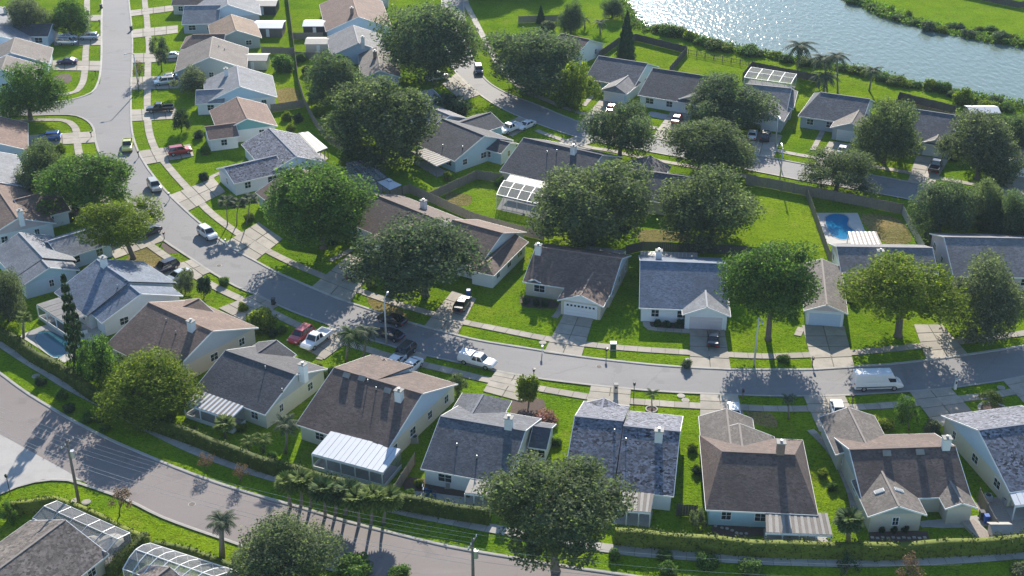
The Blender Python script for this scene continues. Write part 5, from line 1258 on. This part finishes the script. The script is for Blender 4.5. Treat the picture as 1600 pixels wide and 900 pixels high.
# ------------------------------------------------------------------ street furniture
X_, Y_ = Vector((1, 0, 0)), Vector((0, 1, 0))
def mailbox(sx, sy, label, col='dark_metal', h=1.15):
    p = at(sx, sy); r = empty("mailbox", (p.x, p.y, .05), label, "mailbox", "kerbside mailboxes")
    s = MB(); s.box(p, X_, Y_, .06, .06, .0, h); s.build("post", M['wood_pole'] if col != 'white' else M['white'], r)
    s = MB(); s.tube([(p.x, p.y - .28, h + .1), (p.x, p.y + .28, h + .1)], [.15, .15], 10); s.box(p, X_, Y_, .15, .28, h - .08, h + .1); b = s.build("box", M[col], r)
    s = MB(); s.box(p + X_ * .17, X_, Y_, .012, .1, h + .05, h + .28); s.build("flag", M['lamp_red'], b)
for sx, sy, l, c in [(156, 39, "mailbox on the upper left verge near the top", 'dark_metal'), (150, 119, "mailbox at the drive of the plum sedan", 'dark_metal'), (143, 215, "mailbox at the blue SUV's drive", 'dark_metal'), (217, 246, "mailbox at the red SUV's drive", 'dark_metal'), (265, 312, "white mailbox at the slate-roofed white house's drive", 'white'), (353, 385, "white mailbox below the white SUV", 'white'),
                     (257, 374, "mailbox at the shrub bed beside the left drive", 'dark_metal'), (847, 553, "mailbox beside the gabled garage's drive", 'white'), (947, 557, "dark mailbox on the verge left of the blue-roofed house", 'dark_metal'), (834, 589, "dark mailbox by the clipped ball topiary", 'dark_metal'), (1269, 571, "mailbox at the pale blue garage's drive", 'dark_metal'), (1160, 622, "dark mailbox at the hipped house's drive", 'dark_metal'), (1331, 630, "mailbox just behind the delivery van", 'dark_metal')]:
    mailbox(sx, sy, l, c)
def pillar_box(sx, sy, label, mat='white', w=.3, h=1.3, leafy=False):
    p = at(sx, sy); r = empty("mailbox_pillar", (p.x, p.y, .05), label, "mailbox")
    s = MB(); s.box(p, X_, Y_, w, w, 0, h, taper=.95); s.build("pillar", M[mat], r)
    s = MB(); s.box(p, X_, Y_, w + .06, w + .06, h, h + .12, taper=.8); s.build("cap", M['kerb'], r)
    s = MB(); s.box(p - Y_ * (w + .02), X_, Y_, w * .55, .03, h * .6, h * .85); s.build("door", M['dark_metal'], r)
pillar_box(962, 613, "pale masonry mailbox pillar at the end of the speckled slate house's drive", 'kerb'); pillar_box(1492, 608, "slim white mailbox pillar right of the shaded drive", 'white', .17, 1.6); pillar_box(1073, 573, "leaf-clad mailbox pillar by the blue-roofed house's drive", 'wood_pole', .25, 1.2)
T(1073, 568, 8, 8, 'grey', "small vine tuft over the mailbox pillar", 'bush', name="shrub", cat="shrub")
def bin_(sx, sy, label, mat, z0=.12):
    p = at(sx, sy, .5); r = empty("wheelie_bin", (p.x, p.y, z0), label, "bin", "wheelie bins")
    s = MB(); c = Vector((p.x, p.y, 0)); q = lambda k, z: [(c.x + x * k, c.y + y * k, z) for x, y in ((-.3, -.34), (.3, -.34), (.3, .34), (-.3, .34))]
    s.hexa(q(.82, .02 + z0), q(1, 1.0 + z0)); s.build("body", M[mat], r)
    s = MB(); s.hexa(q(1.06, 1.0 + z0), q(.95, 1.1 + z0)); s.build("lid", M[mat], r)
    for x in (-.3, .3):
        s = MB(); s.tube([(c.x + x - .04, c.y + .3, z0 + .12), (c.x + x + .04, c.y + .3, z0 + .12)], [.12, .12], 10); s.build("wheel", M['tyre'], r)
for a in [(205, 45, "dark bin at the kerb of the upper right drive", 'plastic_dark'), (158, 11, "dark bin at the kerb at the top left", 'plastic_dark'), (427, 472, "black bin at the kerb by the shaded verge", 'plastic_dark'), (732, 459, "blue bin behind the black sedan", 'bin_blue'), (1541, 812, "blue bin on the paved corner by the hedge", 'bin_blue'), (1534, 806, "grey-lidded bin beside the blue bin", 'plastic_dark'), (137, 21, "dark bin on the sidewalk at the top left", 'plastic_dark')]: bin_(*a)
# utility cabinet with a white lid
p = at(958, 545); r = empty("utility_cabinet", p, "green utility cabinet with white top beside the sidewalk", "cabinet")
s = MB(); s.box(p, X_, Y_, .42, .35, 0, .95); s.build("body", M['bin_green'], r); s = MB(); s.box(p, X_, Y_, .46, .39, .95, 1.08); s.build("lid", M['white'], r); s = MB(); s.box(p, X_, Y_, .6, .5, 0, .07); s.build("plinth", M['conc'], r)
# inspection covers on the verges
for sx, sy, l in [(848, 536, "white round cover on the verge left of the gabled garage's drive"), (1064, 619, "small white cover on the verge right of the young palm"), (1071, 626, "pale round slab on the verge right of the young palm"), (1564, 606, "pale round cover on the shaded verge at the right"), (1417, 622, "white cover plate on the verge below the van"), (56, 588, "white cover on the left avenue verge"), (118, 783, "round slab left of the utility pole foot"), (135, 785, "round slab right of the utility pole foot")]:
    p = at(sx, sy); r = empty("cover_slab", p, l, "cover", "covers on the verges"); s = MB(); s.disc(p, .55, .0, .10, 14); s.build("rim", M['kerb'], r); s = MB(); s.disc(p, .42, .09, .12, 14); s.build("lid", M['conc'], r)
def street_lamp(base, top, label, arm=(-1, 0), mat='galv'):
    b = at(*base); q = at(top[0], top[1], 0); h = CAM_H * (1 - b.y / q.y)
    r = empty("street_lamp", b, label, "street lamp", "street lamps")
    s = MB(); s.tube([(b.x, b.y, 0), (b.x, b.y, h)], [.16, .09], 8); s.build("pole", M[mat], r, smooth=True)
    e = Vector((b.x + arm[0] * 1.7, b.y + arm[1] * 1.7, h + .2))
    s = MB(); s.tube([(b.x, b.y, h - .1), (b.x + arm[0] * .8, b.y + arm[1] * .8, h + .15), e], [.06, .05, .045], 6); s.build("arm", M[mat], r)
    d = Vector((arm[0], arm[1], 0)).normalized()
    s = MB(); s.hexa([e + d * x * .38 + Vector((-d.y, d.x, 0)) * y * .15 - UP * .1 for x, y in ((-1, -1), (1, -1), (1, 1), (-1, 1))], [e + d * x * .3 + Vector((-d.y, d.x, 0)) * y * .1 + UP * .08 for x, y in ((-1, -1), (1, -1), (1, 1), (-1, 1))]); hd = s.build("head", M['galv'], r)
    s = MB(); s.hexa([e + d * x * .25 + Vector((-d.y, d.x, 0)) * y * .1 - UP * .14 for x, y in ((-1, -1), (1, -1), (1, 1), (-1, 1))], [e + d * x * .28 + Vector((-d.y, d.x, 0)) * y * .12 - UP * .095 for x, y in ((-1, -1), (1, -1), (1, 1), (-1, 1))]); s.build("lens", M['lamp_white'], hd)
street_lamp((217, 142), (209, 84), "street lamp on the upper main street casting a long shadow", (-.9, -.4)); street_lamp((604, 538), (599, 468), "pale street lamp post beside the navy sedan", (.2, .98), 'conc_pole'); street_lamp((1178, 572), (1187, 496), "pale street lamp post right of the blue-roofed house", (.1, -1), 'conc_pole'); street_lamp((857, 150), (857, 106), "street lamp with bracket on the back street bend", (-1, -.2)); street_lamp((1211, 230), (1214, 181), "street lamp before the pond house with the pale pool cage", (0, -1)); street_lamp((1218, 285), (1211, 232), "thin street pole on the near verge of the back street", (0, 1))
# lantern post, for-sale style thin posts
def lantern(base, h, label):
    b = at(*base); r = empty("lantern_post", b, label, "lamp post"); s = MB(); s.tube([(b.x, b.y, 0), (b.x, b.y, h)], [.06, .05], 8); s.build("post", M['dark_metal'], r)
    s = MB(); s.box(b, X_, Y_, .14, .14, h, h + .32, taper=1.2); s.build("lantern", M['dark_metal'], r); s = MB(); s.box(b, X_, Y_, .2, .2, h + .32, h + .42, taper=.3); s.build("cap", M['dark_metal'], r)
lantern((990, 624), 2.3, "black lantern post on the verge left of the young palm"); lantern((16, 772), 2.6, "dark thin post on the side street corner at the bottom left")
# utility poles and their wires
def upole(base, h, label, lean=0.0):
    b = at(*base); r = empty("utility_pole", b, label, "utility pole", "utility poles")
    top = b + Vector((lean, 0, h)); s = MB(); s.tube([b - UP * .1, top], [.22, .14], 9); s.build("pole", M['wood_pole'], r, smooth=True)
    ca = []
    d = AVD
    s = MB(); s.bar(top - d * 1.2 - UP * .5, top + d * 1.2 - UP * .5, .12, .14); arm = s.build("crossarm", M['wood_pole'], r)
    for k in (-1.1, -.4, .4, 1.1):
        q = top + d * k - UP * .3; s = MB(); s.tube([q - UP * .15, q + UP * .12], [.07, .05], 7); s.build("insulator", M['lamp_white'], arm); ca.append(q + UP * .12)
    s = MB(); q = top - UP * 2.0 + Vector((.35, 0, 0)); s.tube([q - UP * .5, q + UP * .5], [.28, .28], 10); s.build("transformer", M['galv'], r)
    ca.append(top - UP * 2.9); ca.append(top - UP * 3.5)
    return ca
pA, pB = at(124, 788), at(740, 950)
AVD = Vector((-(pB - pA).y, (pB - pA).x, 0)).normalized()
w1 = upole((124, 788), 9.5, "wooden utility pole on the grass corner at the lower left"); w2 = upole((740, 950), 9.6, "wooden utility pole rising at the bottom edge")
off = pB - pA
ends = [[q + at(-260, 585) - pA for q in w1], w1, w2, [q + at(1480, 1000) - pB for q in w2]]
for span in range(3):
    for k in range(len(w1)):
        if span == 2 and k in (1, 2, 5): continue
        a, b = ends[span][k], ends[span + 1][k]
        pts = [a.lerp(b, t / 16) - UP * (1.3 * 4 * (t / 16) * (1 - t / 16)) for t in range(17)]
        s = MB(); s.tube(pts, [.011 if k < 4 else .018] * 17, 5); tag(s.build("power_line", M['wire']), ("topmost arm, garden side", "topmost arm, inner garden side", "topmost arm, inner near side", "topmost arm, near side", "upper pole side", "lower pole side")[k] + " power line, " + ("left of the first pole", "between the two poles", "right of the bottom pole")[span], "power line", "power lines along the avenue")

# ------------------------------------------------------------------ pools, cages, sheds
def pool(label, deck, shape, water, z=.05):
    d = [at(x, y) for x, y in deck]; r = empty("swimming_pool", d[0], label, "swimming pool")
    s = MB(); lo = [(p.x, p.y, 0) for p in d]; hi = [(p.x, p.y, z) for p in d]
    if (d[1] - d[0]).cross(d[2] - d[1]).z < 0: lo, hi = lo[::-1], hi[::-1]
    b = len(s.v); n = len(d); s.raw(lo + hi, [tuple(range(n, 2 * n))] + [(i, (i + 1) % n, n + (i + 1) % n, n + i) for i in range(n)]); s.build("deck", M['pool_deck'], r)
    w = line(shape + [shape[0]], .6)[:-1]; c = sum(w, Vector()) / len(w)
    s = MB(); k = len(w)
    for i in range(k):
        a, e = w[i], w[(i + 1) % k]; ao, eo = a + (a - c).normalized() * .3, e + (e - c).normalized() * .3
        s.face([(a.x, a.y, z + .03), (e.x, e.y, z + .03), (eo.x, eo.y, z + .03), (ao.x, ao.y, z + .03)])
    s.build("coping", M['kerb'], r)
    s = MB(); s.face([(p.x, p.y, z + .012) for p in w]); s.build("water", M[water], r)
pool("kidney pool with pale deck beside the sparse conifer", [(60, 512), (92, 500), (158, 512), (168, 520), (140, 545), (100, 567), (72, 552), (30, 525)], [(54, 530), (60, 520), (74, 517), (92, 524), (104, 532), (103, 553), (86, 559), (66, 545)], 'pool')
pool("blue freeform pool on a pale square deck", [(1274, 333), (1340, 333), (1352, 362), (1368, 380), (1293, 381)], [(1290, 340), (1300, 335), (1318, 336), (1326, 342), (1324, 352), (1334, 362), (1326, 373), (1312, 374), (1298, 366), (1291, 352)], 'pool_deep')
def pool_cage(label, top, h, beams='white', nx=4, ny=2, rise=.6, clear=None):
    q = [at(x, y, h) for x, y in top]; r = empty("pool_cage", Vector((q[0].x, q[0].y, 0)), label, "pool cage")
    def P(u, v):
        p = q[0].lerp(q[1], u).lerp(q[3].lerp(q[2], u), v); return p + UP * (rise * math.sin(math.pi * v))
    for i in range(nx + 1):
        for j in range(ny * 2):
            s = MB(); s.bar(P(i / nx, j / (ny * 2)), P(i / nx, (j + 1) / (ny * 2)), .09, .12); s.build("beam", M[beams], r)
    for j in range(0, ny * 2 + 1, 2 if ny > 1 else 1):
        for i in range(nx):
            s = MB(); s.bar(P(i / nx, j / (ny * 2)) + UP * .01, P((i + 1) / nx, j / (ny * 2)) + UP * .01, .08, .1); s.build("purlin", M[beams], r)
    for i in range(nx):
        for j in range(ny * 2):
            s = MB(); s.face([P(i / nx, j / (ny * 2)), P((i + 1) / nx, j / (ny * 2)), P((i + 1) / nx, (j + 1) / (ny * 2)), P(i / nx, (j + 1) / (ny * 2))]); s.build("screen", M[clear or 'screen'], r)
    edge = [P(i / nx, 0) for i in range(nx + 1)] + [P(1, j / ny) for j in range(1, ny + 1)] + [P(i / nx, 1) for i in range(nx - 1, -1, -1)] + [P(0, j / ny) for j in range(ny - 1, 0, -1)]
    for k, p in enumerate(edge):
        s = MB(); s.bar((p.x, p.y, 0), p, .08); s.build("post", M[beams], r)
        e = edge[(k + 1) % len(edge)]; s = MB(); s.face([(p.x, p.y, .05), (e.x, e.y, .05), e, p]); s.build("side_screen", M['screen'], r)
    s = MB(); f = [(p.x, p.y, .03) for p in q]; s.face(f); s.build("floor", M['patio'], r)
    return r
pool_cage("screened pool cage with white umbrella beneath in the bottom left corner", [(89, 783), (203, 833), (166, 863), (51, 810)], 2.9, 'galv', 5, 1, .5)
pool_cage("white-framed pool cage at the bottom edge", [(235, 849), (308, 858), (372, 893), (285, 925), (192, 889)][:1] + [(372, 893), (300, 930), (192, 889)], 2.9, 'white', 7, 2, .9)
pool_cage("white-roofed pool enclosure behind the dark-roofed house", [(788, 282), (871, 299), (856, 322), (776, 304)], 2.9, 'white', 5, 1, .25, 'clear')
pool_cage("pale glass-roofed pool cage near the pond", [(1174, 105), (1245, 116), (1236, 131), (1163, 121)], 2.9, 'white', 4, 1, .15, 'clear')
pool_cage("dark screened cage over a shaded pool by the slate-roofed house", [(540, 254), (565, 250), (606, 277), (580, 286)], 2.6, 'dark_metal', 3, 2, .3)
s = None
def umbrella(sx, sy, label, r_=1.5, h=2.1):
    p = at(sx, sy, h); o = empty("patio_umbrella", (p.x, p.y, 0), label, "umbrella"); s = MB(); s.disc(p, .03, 0, h + .2, 6); s.build("pole", M['galv'], o)
    s = MB(); n = 8
    for i in range(n):
        a, b = 2 * math.pi * i / n, 2 * math.pi * (i + 1) / n
        s.face([(p.x + r_ * math.cos(a), p.y + r_ * math.sin(a), h - .35), (p.x + r_ * math.cos(b), p.y + r_ * math.sin(b), h - .35), (p.x, p.y, h + .2)])
    s.build("canopy", M['pale_fence'], o)
umbrella(173, 842, "white patio umbrella under the screened cage"); umbrella(142, 841, "small white umbrella beside the larger one", 1.0, 1.6)
# gazebo with a white roof
p0 = [at(589, 284, 2.4), at(607, 279, 2.4), at(628, 289, 2.4), at(609, 297, 2.4)]; g0 = empty("gazebo", (p0[0].x, p0[0].y, 0), "white square gazebo roof behind the round street tree", "gazebo")
s = MB(); c = sum(p0, Vector()) / 4 + UP * .8
for i in range(4): s.face([p0[i], p0[(i + 1) % 4], p0[(i + 1) % 4].lerp(c, .75), p0[i].lerp(c, .75)])
s.build("canopy", M['metal_white'], g0); s = MB(); k = [p.lerp(c, .7) + UP * .25 for p in p0]
for i in range(4): s.face([k[i], k[(i + 1) % 4], c + UP * .35])
s.build("vent_cap", M['metal_white'], g0)
for p in p0: s = MB(); s.bar((p.x, p.y, 0), p, .1); s.build("post", M['dark_metal'], g0)
sheet("pool_cover", [at(x, y) for x, y in [(552, 268), (582, 280), (600, 296), (575, 300), (548, 285)]], .02, M['tarp'])
def shed(label, px, w, d, h, roof, wall, rot=0.0):
    p = at(*px); o = empty("shed", p, label, "shed", "garden sheds"); u = Vector((math.cos(rot), math.sin(rot), 0)); n = Vector((-u.y, u.x, 0))
    s = MB(); s.box(p, u, n, w / 2, d / 2, 0, h); s.build("wall", M[wall], o)
    s = MB(); c = v2(p)
    for sg in (-1, 1):
        a, b = c - u * (w / 2 + .2), c + u * (w / 2 + .2)
        e0, e1 = a + n * sg * (d / 2 + .25), b + n * sg * (d / 2 + .25)
        s.hexa([Vector((q.x, q.y, z)) for q, z in ((e0, h - .08), (e1, h - .08), (b, h + .45), (a, h + .45))], [Vector((q.x, q.y, z)) for q, z in ((e0, h), (e1, h), (b, h + .55), (a, h + .55))])
    s.build("roof", M[roof], o); s = MB(); s.box(p - n * (d / 2 + .02), u, n, .4, .03, .02, h * .85); s.build("door", M['white'], o)
shed("grey-roofed porch shed behind the pale grey roof at the top", (413, 18), 7, 6, 2.4, 'metal_worn', 'dark_metal'); shed("silver-roofed shed behind the tan roof", (422, 52), 7, 6, 2.3, 'metal_white', 'wood_pole'); shed("pale shed behind the rosy-grey roof", (398, 104), 6.5, 5, 2.3, 'metal_worn', 'galv'); shed("white-roofed shed left of the rosy-brown roof, upper", (494, 50), 5.5, 5, 2.3, 'metal_white', 'dark_metal'); shed("pale shed left of the grey roof with white ridge", (500, 78), 6, 5, 2.3, 'metal_worn', 'galv')
shed("little grey shed by the hedge at the bottom right", (1560, 842), 2.2, 1.8, 1.6, 'metal_worn', 'galv'); shed("metal-roofed shelter among the trees near the pond at the right", (1532, 187), 6, 4, 2.3, 'metal_white', 'wood_pole'); shed("grey porch shed at the top by the rosy-brown house", (590, 8), 6, 5, 2.5, 'metal_worn', 'galv')
# round edged beds
def ring_bed(sx, sy, r_, label):
    p = at(sx, sy); o = empty("round_bed", p, label, "flower bed"); n = 18
    for i in range(n):
        a, b = 2 * math.pi * i / n, 2 * math.pi * (i + .94) / n
        s = MB(); q = [Vector((p.x + k * math.cos(t), p.y + k * math.sin(t), 0)) for k, t in ((r_, a), (r_, b), (r_ * 1.22, b), (r_ * 1.22, a))][::-1]
        s.hexa(q, [v + UP * .16 for v in q]); s.build("edging_stone", M['kerb'], o)
    s = MB(); s.disc(p, r_ * .99, 0, .05, 18); s.build("soil", M['mulch'], o)
ring_bed(1018, 640, .7, "small round bed with pale edging under the young palm"); ring_bed(1552, 641, 1.7, "large round stone-edged bed at the right")
# raised planter by the hedge, stepping stones
p = at(1527, 832); o = empty("raised_planter", p, "long timber planter on the paving at the bottom right", "planter")
u = Vector((.35, -1, 0)).normalized(); n = Vector((-u.y, u.x, 0)); s = MB(); s.box(p, u, n, 2.0, .9, 0, .45); s.build("frame", M['pale_fence'], o); s = MB(); s.box(p, u, n, 1.85, .75, .4, .47); s.build("soil", M['bark_chip'], o)
for i in range(11):
    q = at(1363 + i * 8.2, 840 + (i % 2)); s = MB(); s.box(q, X_, Y_, .2, .2, 0, .07, taper=.92); tag(s.build("stepping_stone", M['kerb']), ORD[i] + " square stepping stone from the left below the gabled wings", "stone", "stepping stones below the gabled wings")
for i, (x, y) in enumerate([(1118, 822), (1128, 825), (1136, 826), (1144, 829), (1151, 833), (1158, 834), (1166, 834), (1172, 822)]):
    q = at(x, y); s = MB(); s.disc(q, .22, 0, .07, 9); tag(s.build("stepping_stone", M['kerb']), ORD[i] + " round stepping stone from the left behind the aqua-walled house", "stone", "stepping stones behind the aqua house")
def chair(sx, sy, rot, label):
    p = at(sx, sy); o = empty("garden_chair", p, label, "chair", "garden chairs on the shaded patio"); u = Vector((math.cos(rot), math.sin(rot), 0)); n = Vector((-u.y, u.x, 0))
    s = MB(); s.box(p, u, n, .28, .28, .38, .44); s.build("seat", M['tarp'], o); s = MB(); s.box(p - u * .27, u, n, .03, .28, .44, .95); s.build("backrest", M['tarp'], o)
    for a in (-1, 1):
        for b in (-1, 1): s = MB(); s.box(p + u * a * .24 + n * b * .24, u, n, .025, .025, .03, .38); s.build("leg", M['dark_metal'], o)
for i, (x, y) in enumerate([(664, 768), (672, 772), (678, 778), (668, 781)]): chair(x, y, i * 1.6, ORD[i] + " blue garden chair from the fence on the shaded patio")
def acunit(sx, sy, label):
    p = at(sx, sy); o = empty("air_conditioner", p, label, "air conditioner", "air conditioners"); s = MB(); s.box(p, X_, Y_, .42, .42, .08, .85); s.build("casing", M['galv'], o); s = MB(); s.disc(p, .33, .85, .9, 14); s.build("fan_grille", M['dark_metal'], o); s = MB(); s.box(p, X_, Y_, .55, .55, 0, .08); s.build("pad", M['conc'], o)
for a in [(702, 760, "air conditioner at the rear wall of the dark-roofed house"), (1572, 788, "air conditioner in the side yard of the cream house"), (1543, 782, "air conditioner beside the cream house's fence"), (648, 690, "air conditioner beside the white lanai house")]: acunit(*a)

for sx, sy, l in [(342, 415, "round manhole cover on the bend of the main street"), (936, 573, "round manhole cover in the middle of the main street"), (300, 788, "round manhole cover on the avenue")]:
    p = at(sx, sy); r = empty("manhole_cover", (p.x, p.y, .02), l, "manhole cover", "manhole covers"); s = MB(); s.disc(p, .48, .0, .03, 16); s.build("rim", M['kerb'], r); s = MB(); s.disc(p, .38, .02, .045, 16); s.build("lid", M['wood_pole'], r)

# ------------------------------------------------------------------ the hazy air
hz = bpy.data.materials.new("hazy_air"); hz.use_nodes = True
hn = hz.node_tree.nodes; hn.remove(hn["Principled BSDF"])
pv = hn.new("ShaderNodeVolumePrincipled")
pv.inputs["Color"].default_value = (.72, .88, 1.0, 1); pv.inputs["Density"].default_value = .0001; pv.inputs["Anisotropy"].default_value = 0.0
hz.node_tree.links.new(pv.outputs[0], hn["Material Output"].inputs["Volume"])
mb = MB(); mb.hexa([(-4200, -1600, -1), (4200, -1600, -1), (4200, 6200, -1), (-4200, 6200, -1)], [(-4200, -1600, 104), (4200, -1600, 104), (4200, 6200, 104), (-4200, 6200, 104)])
hzo = tag(mb.build("haze", hz), kind='stuff')
